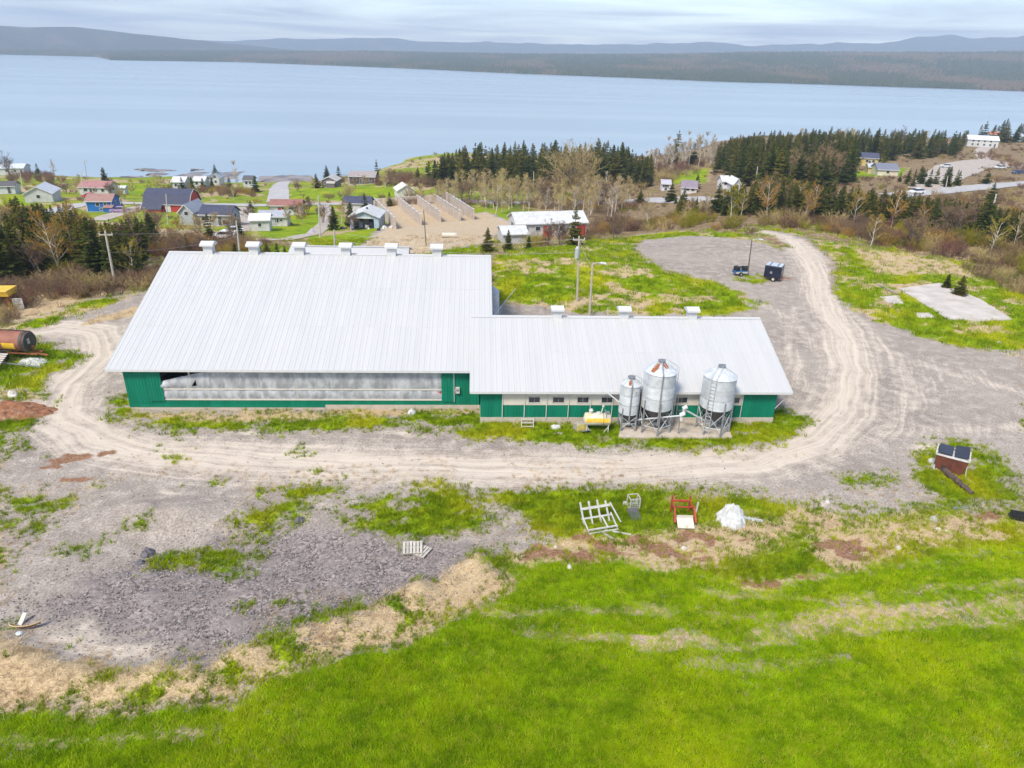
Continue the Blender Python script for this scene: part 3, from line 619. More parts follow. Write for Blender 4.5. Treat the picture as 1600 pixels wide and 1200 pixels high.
# ---------------------------------------------------------------- large free-stall barn
B1 = dict(x0=-29.28, x1=1.36, ye=52.69, ze=3.76, yr=68.12, zr=9.25)
def big_barn():
    t = thing('dairy_barn', 'large green barn with long curtained opening and huge white metal roof', 'barn', (0, 0, 0))
    x0, x1, ye, ze, yr, zr = (B1[k] for k in ('x0', 'x1', 'ye', 'ze', 'yr', 'zr')); sl_ = (zr-ze)/(yr-ye)
    gable_roof(t, x0, x1, ye, ze, yr, zr, 3)
    yw = ye+.5; yb = 2*yr-ye-.5; wl = PY(204.5, 641, yw)[0]; wr = .25; zt = ze+.02
    ol = PY(253, 610, yw)[0]; orr = PY(692, 610, yw)[0]; zs, zm, zh = .92, 1.82, 3.42
    m = MB(); ribbed(m, wl, ol, .42, zt, yw); ribbed(m, orr, wr, .42, zt, yw); ribbed(m, ol, orr, zh+.12, zt, yw); ribbed(m, ol, orr, .42, zs-.04, yw)
    m.box(((wl+ol)/2, yw+.09, 2.1), (ol-wl-.02, .12, 3.35)); m.box(((orr+wr)/2, yw+.09, 2.1), (wr-orr-.02, .12, 3.35))
    m.box(((ol+orr)/2, yw+.09, .66), (orr-ol-.04, .12, .44)); m.box(((ol+orr)/2, yw+.09, (zh+.1+zt)/2), (orr-ol-.04, .12, zt-zh-.14))
    m.build('front_wall', GREEN, t)
    for xx in (wl+.06, wr-.06):
        g2 = MB(); g2.prism([(yw+.16, .42), (yw+.16, zt+.1), (yr, zr-.25), (yb, zt+.1), (yb, .42)], xx-.06, xx+.06); g2.build('gable_wall', GREEN, t)
    g3 = MB(); g3.box(((wl+wr)/2, yb-.06, 2.0), (wr-wl-.26, .12, 3.2)); g3.build('rear_wall', GREEN, t)
    f = MB(); f.box(((wl+wr)/2, yw+.1, .12), (wr-wl+.04, .26, .62)); f.box(((wl+wr)/2, yb-.1, .1), (wr-wl, .24, .6))
    f.box((wl+.1, (yw+yb)/2, .1), (.22, yb-yw-.5, .6)); f.box((wr-.1, (yw+yb)/2, .1), (.22, yb-yw-.5, .6)); f.build('foundation', CONC, t)
    k = MB(); k.box(((wl+PY(508, 632, yw)[0])/2, yw-.045, .34), (PY(508, 632, yw)[0]-wl, .02, .26)); k.build('skirt_board', GREEN, t)
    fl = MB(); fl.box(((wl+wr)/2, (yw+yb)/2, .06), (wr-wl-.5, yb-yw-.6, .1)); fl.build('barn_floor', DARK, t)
    # sliding doors on a track
    for a, b, nm in ((232.5, 255.5, 0), (690, 709, 1)):
        xa, xb = PY(a, 610, yw)[0], PY(b, 610, yw)[0]
        d = MB(); ribbed(d, xa, xb, .78, zh+.02, yw-.10); d.box(((xa+xb)/2, yw-.075, (zh+.8)/2), (xb-xa-.01, .04, zh-.8)); d = d.build('sliding_door', GREEN, t)
        if nm: e = MB(); e.box((xb+.03, yw-.09, 2.05), (.06, .06, 2.6)); e.build('door_edge', GALV, d)
    r = MB(); xa = PY(231, 586, yw)[0]; xb = PY(712, 586, yw)[0]; r.box(((xa+xb)/2, yw-.10, zh+.12), (xb-xa, .12, .12)); r.build('door_track', GALV, t)
    for k in range(11): b2 = MB(); b2.box((xa+.4+(xb-xa-.8)*k/10, yw-.12, zh+.17), (.09, .14, .16)); b2.build('track_bracket', GALVD, t)
    # opening: posts, rails and the two plastic curtains
    n = 8; xs = [PY(463+55*(k-4), 610, yw)[0] for k in range(9)]
    for x in xs:
        if ol < x < orr: p = MB(); p.box((x, yw+.20, (zs+zh)/2), (.12, .08, zh-zs)); p.build('opening_post', CREAM, t)
    p = MB(); p.box(((ol+orr)/2, yw+.0, zm), (orr-ol, .07, .09)); p.build('middle_rail', CREAM, t)
    p = MB(); p.box(((ol+orr)/2, yw-.0, zs-.03), (orr-ol, .10, .09)); p.build('sill', CREAM, t)
    nx, nz = 320, 14
    def curtain(name, za, zb, slump):
        X = np.linspace(ol+.03, orr-.02, nx); c = MB()
        for j in range(nz):
            s = j/(nz-1)
            for x in X:
                u = x-ol; top = zb
                if slump: top = zb-(.95*max(0, 1-u/4.2)**1.3)
                z = za+(top-za)*s
                rid = .03*math.sin(u*5.1+3*s)+.035*float(vnoise(u*1.7+s*1.4, s*2.0, 71))+.03*float(vnoise(u*5-s*2.5, s*1.0, 72))
                belly = .09*math.sin(math.pi*s)
                c.v.append((x, yw+.07-belly*(1.6 if slump and u < 4 else .7)-rid, z+.012*math.sin(u*2.3)*(s > .9)))
        c.f = [(j*nx+i, j*nx+i+1, (j+1)*nx+i+1, (j+1)*nx+i) for j in range(nz-1) for i in range(nx-1)
               if not (slump and 34 < i < 40 and 2 < j < 3+(i-34)*1.0)]
        c.build(name, PLASTIC, t, True)
    curtain('plastic_curtain', zm+.03, zh-.02, True); curtain('plastic_curtain', zs+.02, zm-.03, False)
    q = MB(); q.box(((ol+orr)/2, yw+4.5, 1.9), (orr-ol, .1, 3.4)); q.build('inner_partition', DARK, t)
    # red and white panel stuck behind the right end of the curtain
    xr = PY(684, 616, yw)[0]; q = MB(); q.box((xr-.1, yw+.015, 1.45), (.75, .02, .38)); q = q.build('notice_board', mat('red_sign', (.45, .03, .05), .5), t)
    q2 = MB(); q2.box((xr-.28, yw+.002, 1.47), (.3, .006, .2), 0, 0, .4); q2.build('notice_stripe', WHITE, q)
    # meter box on the right of the door
    xm = PY(715, 611, yw)[0]; q = MB(); q.box((xm, yw-.14, 1.85), (.34, .22, .5)); q = q.build('meter_box', WHITE, t)
    q2 = MB(); q2.tube((xm-.3, yw-.08, 1.8), (xm, yw-.08, 1.8), .03); q2.box((xm, yw-.26, 1.9), (.2, .03, .2)); q2.build('meter_dial', GALVD, q)
    for px in (328, 398.5, 469.5, 541.5, 612.5, 683):
        z = PY(px, 398, yr); ridge_vent(t, z[0], yr, zr, 1.0)
    # ventilation hood on the right gable
    hx = wr+.5; h = MB(); h.cone((hx+.75, 68.2, 2.4), (hx+.75, 68.2, 5.6), .78, .78, 20); h = h.build('feed_bin', GALV, t, False)
    h2_ = MB(); h2_.cone((hx+.75, 68.2, 5.6), (hx+.75, 68.2, 6.2), .82, .12, 20); h2_.build('bin_lid', GALV, h)
    h3_ = MB(); h3_.cone((hx+.75, 68.2, 1.2), (hx+.75, 68.2, 2.4), .2, .76, 16)
    for sx, sy in ((-.6, -.6), (.6, -.6), (-.6, .6), (.6, .6)): h3_.beam((hx+.75+sx, 68.2+sy, -.1), (hx+.75+sx, 68.2+sy, 2.8), .09)
    h3_.build('bin_stand', GALVD, h)
big_barn()
# ---------------------------------------------------------------- milking parlour
def parlour():
    t = thing('milking_parlour', 'lower green barn with cream window band, joined to the big barn', 'barn')
    x0, x1, ye, ze, yr, zr = -.49, 25.36, 50.37, 3.01, 59.24, 6.18
    gable_roof(t, x0, x1, ye, ze, yr, zr, 2, .14)
    yw = ye+.5; yb = 2*yr-ye-.5; wl = PY(750.4, 660, yw)[0]; wr = PY(1206, 661.5, yw)[0]; zt = ze+.06
    xa = PY(785, 630, yw)[0]; xb = PY(1159, 630, yw)[0]; zb = 1.58
    m = MB(); ribbed(m, wl, xa, .48, zt, yw); ribbed(m, xb, wr, .48, zt, yw); ribbed(m, xa, xb, .48, zb, yw)
    m.box(((wl+wr)/2, yw+.1, 1.7), (wr-wl-.02, .14, 2.9)); m.build('front_wall', GREEN, t)
    for xx in (wl+.06, wr-.06): g2 = MB(); g2.prism([(yw+.18, .48), (yw+.18, zt+.1), (yr, zr-.22), (yb, zt+.1), (yb, .48)], xx-.06, xx+.06); g2.build('gable_wall', GREEN, t)
    g3 = MB(); g3.box(((wl+wr)/2, yb-.06, 1.7), (wr-wl-.26, .12, 2.6)); g3.build('rear_wall', GREEN, t)
    f = MB(); f.box(((wl+wr)/2, yw+.10, .14), (wr-wl+.04, .28, .70)); f.box((wl+.1, (yw+yb)/2, .1), (.24, yb-yw-.6, .62)); f.box((wr-.1, (yw+yb)/2, .1), (.24, yb-yw-.6, .62)); f.build('foundation', CONC, t)
    s = MB(); s.prism([(yw, zt-.3), (yw, zt), (yr, zr-.30), (yb, zt), (yb, zt-.3), (yr, zr-.55)], wr+.02, x1-.04); s.build('gable_soffit', GREEN, t)
    # cream band in panels with windows; posts run from eave to foundation
    n = 11; wpos = [834.8, 872.6, 910.7, 948.5, 1065, 1105, 1147]; wx = [PY(p_, 625, yw)[0] for p_ in wpos]
    xs = [xa+(xb-xa)*k/n for k in range(n+1)]
    for k in range(n):
        p = MB(); p.box(((xs[k]+xs[k+1])/2, yw-.012, (zb+zt)/2+.01), (xs[k+1]-xs[k]-.015, .05, zt-zb-.02)); p.build('band_panel', CREAM, t)
    for x in wx:
        fr = MB(); 
        for dz in (-.27, .27): fr.box((x, yw-.05, 2.08+dz), (1.02, .05, .07))
        for dx in (-.475, .475): fr.box((x+dx, yw-.05, 2.08), (.07, .05, .47))
        fr = fr.build('window', WHITE, t); pa = MB(); pa.box((x, yw-.035, 2.08), (.88, .02, .46)); pa.build('pane', GLASS, fr)
        mu = MB(); mu.box((x, yw-.052, 2.08), (.03, .02, .46)); mu.build('mullion', GALVD, fr)
    for x in xs:
        p = MB(); p.tube((x, yw-.10, .42), (x, yw-.10, zt-.05), .035, 8)
        p.box((x, yw-.06, .5), (.09, .06, .08)); p.build('white_downpipe', TRIMW, t)
    # braces under the verge at both ends
    b = MB(); b.tube((wr+.05, yw+.1, 1.25), (x1-.1, ye+.25, ze-.28), .03); b.build('verge_brace', TRIMW, t)
    for px in (870, 974, 1080): ridge_vent(t, PY(px, 497, yr)[0], yr, zr, .92)
    # vent flue up the wall between the silos
    xm = PY(1008, 640, yw)[0]; q = MB(); q.box((xm, yw-.18, 1.75), (.95, .26, 2.5)); q.build('dark_wall_duct', DARK, t)
parlour()

# ---------------------------------------------------------------- feed bins
def rings(m, cx, cy, z0, z1, r, n=36, step=.045):
    """corrugated bin wall: horizontal ripples"""
    k = int((z1-z0)/step); b = len(m.v)
    for j in range(k+1):
        rr = r+(.012 if j % 2 else -.006)
        for i in range(n): a = 2*math.pi*i/n; m.v.append((cx+rr*math.cos(a), cy+rr*math.sin(a), z0+(z1-z0)*j/k))
    m.f += [(b+j*n+i, b+j*n+(i+1) % n, b+(j+1)*n+(i+1) % n, b+(j+1)*n+i) for j in range(k) for i in range(n)]
def feed_bin(label, px, pyf, r, zb, zt, rise, nleg, lad, rust, pipe=False, legtop=.9, a0=0.0):
    b = PZ(px, pyf, .15); cx, cy = b[0], b[1]+r
    t = thing('feed_silo', label, 'silo', (cx, cy, .12), 0, 'galvanised feed silos beside the parlour')
    z0, z1 = zb, zt; secs = 3
    for k in range(secs):
        m = MB(); rings(m, 0, 0, z0+(z1-z0)*k/secs+.004, z0+(z1-z0)*(k+1)/secs-.004, r+.004*(k % 2)); m.build('shell_ring', GALV, t)
        if k: q = MB(); q.cone((0, 0, z0+(z1-z0)*k/secs-.03), (0, 0, z0+(z1-z0)*k/secs+.03), r+.022, r+.022, 36, False); q.build('ring_seam', GALV, t)
    c = MB(); n = 24
    for k in range(n):
        a = 2*math.pi*k/n; e = 2*math.pi*(k+1)/n; am = (a+e)/2
        A = ((r+.06)*math.cos(a), (r+.06)*math.sin(a), z1-.03); B = ((r+.06)*math.cos(e), (r+.06)*math.sin(e), z1-.03)
        C_ = (.2*math.cos(e), .2*math.sin(e), z1+rise); D_ = (.2*math.cos(a), .2*math.sin(a), z1+rise)
        c.quad(A, B, C_, D_)
        if k % 2 == 0: c.beam((A[0], A[1], A[2]+.02), (D_[0], D_[1], D_[2]+.02), .03, .04)
    roof = c.build('cone_roof', GALV, t)
    q = MB(); q.cone((0, 0, z1+rise-.05), (0, 0, z1+rise+.12), .24, .24, 18); q.cone((0, 0, z1+rise+.12), (0, 0, z1+rise+.17), .3, .3, 18); q.beam((-.28, 0, z1+rise+.2), (.28, .05, z1+rise+.2), .05); q.build('filler_lid', GALVD, roof)
    h = MB(); h.cone((0, 0, z0-.02), (0, 0, max(.45, z0-r*1.15)), r*.985, .17, 28); h.build('hopper', DARKSTEEL, t)
    q = MB(); zz = max(.45, z0-r*1.15); q.box((0, 0, zz-.1), (.42, .42, .3)); q.build('outlet_boot', GALVD, t)
    lp = []
    for k in range(nleg):
        a = a0+2*math.pi*(k+.5)/nleg; x, y = (r+.03)*math.cos(a), (r+.03)*math.sin(a); lp.append((x, y))
        l = MB(); l.box((x, y, (z0+legtop)/2), (.10, .10, z0+legtop), a); l.box((x, y, .02), (.22, .22, .03), a); l.build('leg', GALVD, t)
    for k in range(nleg):
        (xa, ya), (xb, yb_) = lp[k], lp[(k+1) % nleg]
        br = MB(); br.tube((xa, ya, .25), (xb, yb_, z0-.2), .022, 6); br.tube((xb, yb_, .25), (xa, ya, z0-.2), .022, 6); br.tube((xa, ya, .62), (xb, yb_, .62), .025, 6); br.build('leg_brace', GALV, t)
    # ladder
    a = lad; ux, uy = math.cos(a), math.sin(a); tx, ty = -uy, ux; L = MB(); rr = r+.16
    for s in (-.2, .2): L.tube((ux*rr+tx*s, uy*rr+ty*s, .3), (ux*rr+tx*s, uy*rr+ty*s, z1+.25), .022, 6); L.tube((ux*rr+tx*s, uy*rr+ty*s, z1+.25), (ux*.35+tx*s, uy*.35+ty*s, z1+rise+.22), .02, 6)
    lo = L.build('ladder', GALV, t)
    for k in range(int((z1-.2)/.3)):
        L = MB(); z = .5+k*.3; L.tube((ux*rr-tx*.2, uy*rr-ty*.2, z), (ux*rr+tx*.2, uy*rr+ty*.2, z), .016, 5); L.build('rung', GALV, lo)
    if rust:
        for (aa, d0, d1, w_) in rust:
            rs = MB(); 
            for k in range(5):
                d = d0+(d1-d0)*k/4; zz = z1+rise*(1-(d-.2)/(r-.14))+.035; ww = w_*(1-.35*abs(k-2)/2)
                rs.v += [(d*math.cos(aa-ww/d), d*math.sin(aa-ww/d), zz), (d*math.cos(aa+ww/d), d*math.sin(aa+ww/d), zz)]
            rs.f = [(2*k, 2*k+2, 2*k+3, 2*k+1) for k in range(4)]; rs.build('rust_patch', RUST, roof)
    if pipe:
        q = MB(); aa = R(-95); q.tube(((r+.08)*math.cos(aa), (r+.08)*math.sin(aa), .9), ((r+.08)*math.cos(aa), (r+.08)*math.sin(aa), z1+.1), .05, 8); q.tube(((r+.08)*math.cos(aa), (r+.08)*math.sin(aa), z1+.1), (.25*math.cos(aa), .25*math.sin(aa), z1+rise+.1), .05, 8); q.build('fill_pipe', GALVD, t)
    return cx, cy
pad = MB(); pw = [PZ(966, 684, .1), PZ(1144, 684, .1), PZ(1133, 654, .1), PZ(973, 652, .1)]
pad.add([(q[0], q[1], -.3) for q in pw]+[(q[0], q[1], .13) for q in pw], [(3, 2, 1, 0), (4, 5, 6, 7), (0, 1, 5, 4), (1, 2, 6, 5), (2, 3, 7, 6), (3, 0, 4, 7)])
tag(pad.build('concrete_pad', CONC), 'concrete pad with stained patches under the three feed silos', 'pad')
s1 = feed_bin('small slim feed silo with rust stain below its lid', 982, 674.5, .78, 1.42, 3.92, .40, 4, R(10), [(R(-110), .25, .72, .13)], True, .55)
s2 = feed_bin('tallest feed silo with two rusty patches on its cone roof', 1027, 680.5, 1.24, 2.05, 5.12, .66, 6, R(5), [(R(-140), .3, 1.1, .22), (R(-60), .25, .7, .2)], True, .75, R(0))
s3 = feed_bin('wide feed silo with ladder at its front left, right end of the row', 1120, 682, 1.26, 2.15, 4.78, .66, 6, R(-128), None, False, .75, R(12))
pl_ = thing('silo_sign', 'white maker plate with grey swoosh on the smallest silo', 'sign', (s1[0], s1[1], .12))
q = MB(); q.box((.33, -.745, 3.45), (.34, .02, .36), R(24)); q = q.build('plate', TRIMW, pl_)
m = MB(); m.beam((.24, -.800, 3.40), (.34, -.757, 3.52), .012, .05); m.beam((.33, -.760, 3.52), (.43, -.715, 3.47), .012, .05); m.beam((.25, -.795, 3.36), (.41, -.724, 3.38), .012, .04); m.build('swoosh_mark', GALVD, q)
a_ = tag(thing('feed_auger', 'pair of pale auger tubes rising to motors between two silos', 'auger', (s2[0], s2[1], .12)), None)
for (x0_, z0_), (x1_, z1_), yo in (((s1[0]+.1-s2[0], .55), (1.55, 1.95), -1.55), ((s3[0]-s2[0]-.3, .55), (2.0, 2.05), -.6)):
    m = MB(); m.tube((x0_, s1[1]-s2[1]+.1 if x0_ < 0 else s3[1]-s2[1], z0_), (x1_, yo, z1_), .07, 10); m.build('auger_tube', GALV, a_)
    m = MB(); m.cone((x1_-.05, yo, z1_+.02), (x1_+.28, yo, z1_+.22), .17, .17, 12); m.cone((x1_+.02, yo, z1_), (x1_+.1, yo, z1_-.42), .11, .13, 10); m.build('motor_head', TRIMW, a_)
m = MB(); m.tube((2.0, -.6, 1.9), (2.0, .9, 1.1), .06, 8); m.beam((1.75, -.9, 0), (1.75, -.9, 1.95), .06); m.build('auger_post', GALVD, a_)
m = MB(); m.tube(PY(947, 612, 50.35), (s1[0]-.7, s1[1], 2.3), .045, 8)
tag(m.build('feed_pipe', TRIMW), 'thin white pipe sloping from the eave to the smallest silo', 'pipe')
# ---------------------------------------------------------------- around the parlour
def at(px, py): q = P(float(px), float(py)); return q
YEL = mat('yellow_paint', (.70, .42, .03), .5, .15, 3, stain=(.75, .68, .5), stain_amt=.5, stain_sc=2)
TANKW = mat('chipped_white_tank', (.54, .50, .40), .5, .12, 2, stain=(.72, .40, .04), stain_amt=.85, stain_sc=1.1)
def fuel_tank():
    b = at(932, 672); t = thing('fuel_tank', 'white and yellow horizontal fuel tank on splayed legs left of the silos', 'tank', b, R(-2))
    m = MB(); r = .52; L = 1.95; n = 28
    prof = [(-L/2-.14, .05), (-L/2-.10, .3), (-L/2, r), (L/2, r), (L/2+.10, .3), (L/2+.14, .05)]
    for x, rr in prof: m.v += [(x, rr*math.cos(6.2832*k/n), 1.0+rr*math.sin(6.2832*k/n)) for k in range(n)]
    m.f = [(j*n+k, j*n+(k+1) % n, (j+1)*n+(k+1) % n, (j+1)*n+k) for j in range(len(prof)-1) for k in range(n)]+[tuple(range(n)), tuple(range(5*n, 6*n))]
    m.build('tank_shell', TANKW, t, True)
    m = MB(); m.cone((-L/2+.02, 0, 1.0), (L/2-.05, 0, 1.0), r+.006, r+.006, n, False)
    keep = [f for f in m.f if .95 < sum(m.v[i][2] for i in f)/4 < 1.25 and sum(m.v[i][1] for i in f) < 0]; m.f = keep; m.build('yellow_band', YEL, t, True)
    m = MB(); m.cone((.42, 0, 1.0), (.45, 0, 1.0), r+.015, r+.015, n, False); m.build('strap', BLACK, t)
    for x in (-.85, .85):
        for y in (-.38, .38):
            m = MB(); m.beam((x, y, .75), (x, y*1.25, 0), .07); m.beam((x, y, .5), (x*.55, y*1.3, .02), .05); m.build('leg', WHITE, t)
    m = MB(); m.cone((-.55, 0, 1.48), (-.55, 0, 1.78), .16, .16, 14); m.cone((-.55, 0, 1.78), (-.55, 0, 1.88), .19, .12, 14); m.build('filler_cap', WHITE, t)
    m = MB(); m.cone((.05, 0, 1.5), (.05, 0, 1.6), .2, .17, 14); m.build('hatch', WHITE, t)
    m = MB(); m.tube((.25, 0, 1.45), (.38, 0, 2.1), .05); m.cone((.38, 0, 2.1), (.42, 0, 2.3), .1, .06, 10); m.build('vent_pipe', WHITE, t)
    m = MB(); m.box((.75, -.1, 1.62), (.3, .2, .2)); m.path([(.6, -.1, 1.7), (.5, -.2, 1.95), (.62, -.35, 1.6), (.7, -.5, 1.0)], .025); m.build('pump', GALVD, t)
fuel_tank()
b = at(906, 672); t = thing('crate_box', 'faded yellow crate with sloping lid beside the fuel tank', 'crate', b, R(20))
for k in range(4):
    m = MB(); m.box((-.35+.22*k, -.32, .36), (.20, .03, .6)); m.build('slat', mat('crate_yellow', (.55, .45, .12), .8, .3, 4, stain=(.3, .14, .12), stain_amt=.7, stain_sc=2) if k == 0 else bpy.data.materials['crate_yellow'], t)
m = MB(); m.box((0, 0, .33), (.95, .58, .6)); m.build('body', WOODG, t); m = MB(); m.box((.12, -.62, .24), (.7, .7, .04), 0, R(-28)); m.build('lid', GALVD, t)
b = at(824, 668); t = thing('wooden_step', 'small pale slatted wooden step against the parlour foundation', 'steps', b, 0)
for k in range(3): m = MB(); m.box((0, -.12+.22*k, .16+.22*k), (1.0, .16, .04)); m.build('slat', WOODL, t)
for x in (-.48, .48): m = MB(); m.beam((x, -.22, .08), (x, .42, .68), .05, .12); m.beam((x, .36, 0), (x, .36, .7), .06); m.build('side_rail', WOODL, t)
def lump(name, label, cat, px, py, sx, sy, sz, mt, seed=0, n=26, rz=0, flat=.5, group=None):
    """crumpled heap: a dented dome with folds"""
    b = at(px, py); m = MB(); rr = random.Random(seed)
    rows = 9
    for j in range(rows):
        s = j/(rows-1); h = math.cos(s*math.pi/2)**flat if s < 1 else 0
        for k in range(n):
            a = 6.2832*k/n; e = .45+1.0*float(fbm(2.6*math.cos(a)+seed*3, 2.6*math.sin(a)+s*2, seed)) ; f_ = .45+1.0*float(fbm(4*math.cos(a)*s+5, 4*math.sin(a)*s+seed*2, seed+9))
            m.v.append((sx*s*e*math.cos(a), sy*s*e*math.sin(a), sz*h*f_-.03*(s == 1)))
    m.f = [(j*n+k, (j+1)*n+k, (j+1)*n+(k+1) % n, j*n+(k+1) % n) for j in range(rows-1) for k in range(n)]
    o = m.build(name, mt); o.location = b; o.rotation_euler = (0, 0, rz); return tag(o, label, cat, group)
TARP = mat('white_plastic_sheet', (.52, .52, .51), .45, .15, 5, stain=(.36, .33, .29), stain_amt=.5, stain_sc=3, bump=.35)
lump('plastic_scrap', 'crumpled white plastic scrap by the parlour wall', 'scrap', 868, 668, .5, .3, .25, TARP, 3)
lump('plastic_scrap', 'torn white plastic strip on the grass before the big barn', 'scrap', 644, 646, .35, .45, .35, TARP, 4)
o = lump('plastic_heap', 'big heap of crumpled white plastic on the rough grass', 'plastic sheet', 1143, 812, 1.05, .95, 1.15, TARP, 11, 40, .3, .8)
m = MB()
for k in range(5): m.box((.85+.2*k, -.25-.13*k, .1), (.3, .25-.03*k, .14), .5*k, .3, .2)
m.build('trailing_corner', TARP, o)
# white timber rack with stakes
b = at(937, 822); t = thing('stake_rack', 'broken white timber rack with upright stakes lying in weeds', 'rack', b, R(14))
for k, x in enumerate((-.95, -.38, .2, .78)):
    m = MB(); m.beam((x, .25, .05), (x-.10, .95, 1.35 if k < 3 else 1.2), .11, .06); m.build('stake', WHITE, t)
for z, y, ww in ((1.0, .76, .16), (.45, .47, .10)):
    m = MB(); m.box((-.08, y-.06, z), (2.05, .05, ww), 0, R(-25)); m.build('cross_board', WHITE, t)
for y, z in ((-.55, .25), (-.72, .1)): m = MB(); m.box((-.05, y, z), (2.0, .08, .09)); m.build('bottom_rail', WHITE, t)
for x in (-1.0, .92): m = MB(); m.beam((x, -.62, .15), (x, .5, .55), .07); m.build('side_rail', WHITE, t)
m = MB(); m.beam((.25, .4, .5), (.3, -.6, .25), .08); m.build('brace', WHITE, t)
m = MB(); m.beam((.9, .7, 1.2), (1.35, -.2, .2), .07); m.build('leaning_stake', WHITE, t)
b = at(962, 832); t = thing('fallen_plank', 'white plank fallen at the foot of the stake rack', 'plank', b, R(-18)); m = MB(); m.box((.1, 0, .05), (1.7, .12, .05)); m.build('board', WHITE, t)
b = at(944, 834); t = thing('fallen_plank', 'grey plank lying askew under the stake rack', 'plank', b, R(-52)); m = MB(); m.box((.1, 0, .04), (1.3, .18, .05)); m.build('board', WOODG, t)
# wire cart and dark panel
b = at(989, 793); t = thing('wire_crate', 'pale wire crate standing open on the gravel edge', 'crate', b, R(8))
pts = [(-.34, -.3), (.34, -.3), (.34, .3), (-.34, .3)]; m = MB()
for x, y in pts: m.beam((x, y, 0), (x, y, .85), .05)
m.build('corner_post', WOODL, t); m = MB()
for z in (.1, .85):
    for k in range(4): m.beam((*pts[k], z), (*pts[(k+1) % 4], z), .05)
m.build('rim', WOODL, t); m = MB()
for k in range(5): m.tube((-.3+.15*k, -.3, .1), (-.3+.15*k, -.3, .85), .012, 5); m.tube((-.34, -.3, .2+.14*k), (.34, -.3, .2+.14*k), .012, 5)
m.build('wire_mesh', GALV, t)
b = at(991, 806); t = thing('rubber_mat', 'dark grey rubber mat dropped in front of the wire crate', 'mat', b, R(5))
m = MB(); m.box((0, 0, .12), (.72, 1.15, .05), 0, R(9)); m.build('sheet', mat('charcoal_mat', (.085, .08, .10), .8), t)
lump('plastic_scrap', 'small white scrap beside the dark rubber mat', 'scrap', 977, 788, .22, .2, .22, TARP, 6)
# red loader frame with pale bucket
REDP = mat('rusty_red_paint', (.36, .055, .02), .7, .3, 4, stain=(.18, .05, .03), stain_amt=.7, stain_sc=3)
b = at(1066, 812); t = thing('loader_frame', 'rusty red loader frame with a cream bucket plate', 'loader frame', b, R(-3))
for s in (-1, 1):
    m = MB(); m.beam((.58*s, .9, .7), (.62*s, -.1, .95), .12, .16); m.beam((.62*s, -.1, .95), (.66*s, -.75, .3), .12, .16); m.beam((.58*s, .9, 1.25), (.58*s, .9, 0), .1); m.build('loader_arm', REDP, t)
    m = MB(); m.cone((.66*s-.05, -.45, .38), (.66*s+.05, -.45, .38), .17, .17, 12); m.build('pivot', RUST, t)
m = MB(); m.beam((-.6, .75, .95), (.6, .75, .95), .12); m.beam((-.58, .2, .85), (.58, .2, .85), .07); m.build('cross_bar', REDP, t)
m = MB(); m.box((0, -.8, .3), (1.05, .75, .05), 0, R(24)); m.box((0, -.45, .5), (1.05, .05, .3)); m.build('bucket', CREAM, t)
b = at(1087, 803); t = thing('marker_stake', 'short white stake stuck in the grass beside the loader frame', 'stake', b); m = MB(); m.beam((0, 0, -.1), (.08, .1, .85), .10, .06); m.build('stake_board', WHITE, t)
b = at(1037, 803); t = thing('thin_lath', 'thin pale lath lying left of the loader frame', 'lath', b, R(70)); m = MB(); m.box((0, 0, .05), (.9, .06, .04)); m.build('lath_board', WOODL, t)
# pallets
def pallet(px, py, rz, z, label, tilt=0):
    b = at(px, py); t = thing('wooden_pallet', label, 'pallet', (b[0], b[1], b[2]+z), rz, 'pallets on the gravel'); t.rotation_euler = (tilt, 0, rz)
    for k in range(6): m = MB(); m.box((-.5+.2*k, 0, .125), (.145, 1.0, .02)); m.build('slat', WOODL, t)
    for y in (-.45, 0, .45): m = MB(); m.box((0, y, .065), (1.15, .09, .09)); m.build('stringer', WOODG, t)
pallet(656, 862, R(-28), 0, 'greyish pallet lying under the paler pallet'); pallet(645, 861, R(4), .17, 'pale pallet tilted on top of another pallet', R(7))
# skip with lids, propped timber and rubbish
SKIP = mat('brown_skip_steel', (.145, .045, .028), .6, .25, 2, stain=(.06, .025, .02), stain_amt=.6, stain_sc=1.5, streak=True)
b = at(1482, 733); t = thing('rubbish_skip', 'brown steel rubbish skip with dark lids half open', 'skip', b, R(-36))
m = MB(); w2, d2, hh = 1.05, .85, 1.35
lo = [(-w2*.82, -d2*.8), (w2*.82, -d2*.8), (w2*.82, d2*.8), (-w2*.82, d2*.8)]; hi = [(-w2, -d2), (w2, -d2), (w2, d2), (-w2, d2)]
m.add([(*q, .1) for q in lo]+[(*q, hh) for q in hi], [(3, 2, 1, 0), (0, 1, 5, 4), (1, 2, 6, 5), (2, 3, 7, 6), (3, 0, 4, 7)]); m.build('body', SKIP, t)
m = MB()
for k in range(4): m.beam((*hi[k], hh), (*hi[(k+1) % 4], hh), .09)
m.build('rim', mat('pale_rim', (.55, .5, .46), .6), t)
LID = mat('navy_lid', (.03, .033, .05), .4)
m = MB(); m.box((-.5, .15, hh+.09), (.92, 1.3, .05), 0, R(6)); m.build('lid', LID, t); m = MB(); m.box((.52, .2, hh+.18), (.9, 1.35, .05), 0, R(14), R(-8)); m.build('lid', LID, t)
m = MB(); m.box((0, 0, hh-.12), (1.9, 1.5, .05)); m.build('rubbish_fill', TARP, t)
for x, y in ((-w2-.05, -.3), (w2+.06, -.5)): m = MB(); m.beam((x, y, .0), (x*.86, y, hh+.05), .06); m.build('lift_bar', CREAM, t)
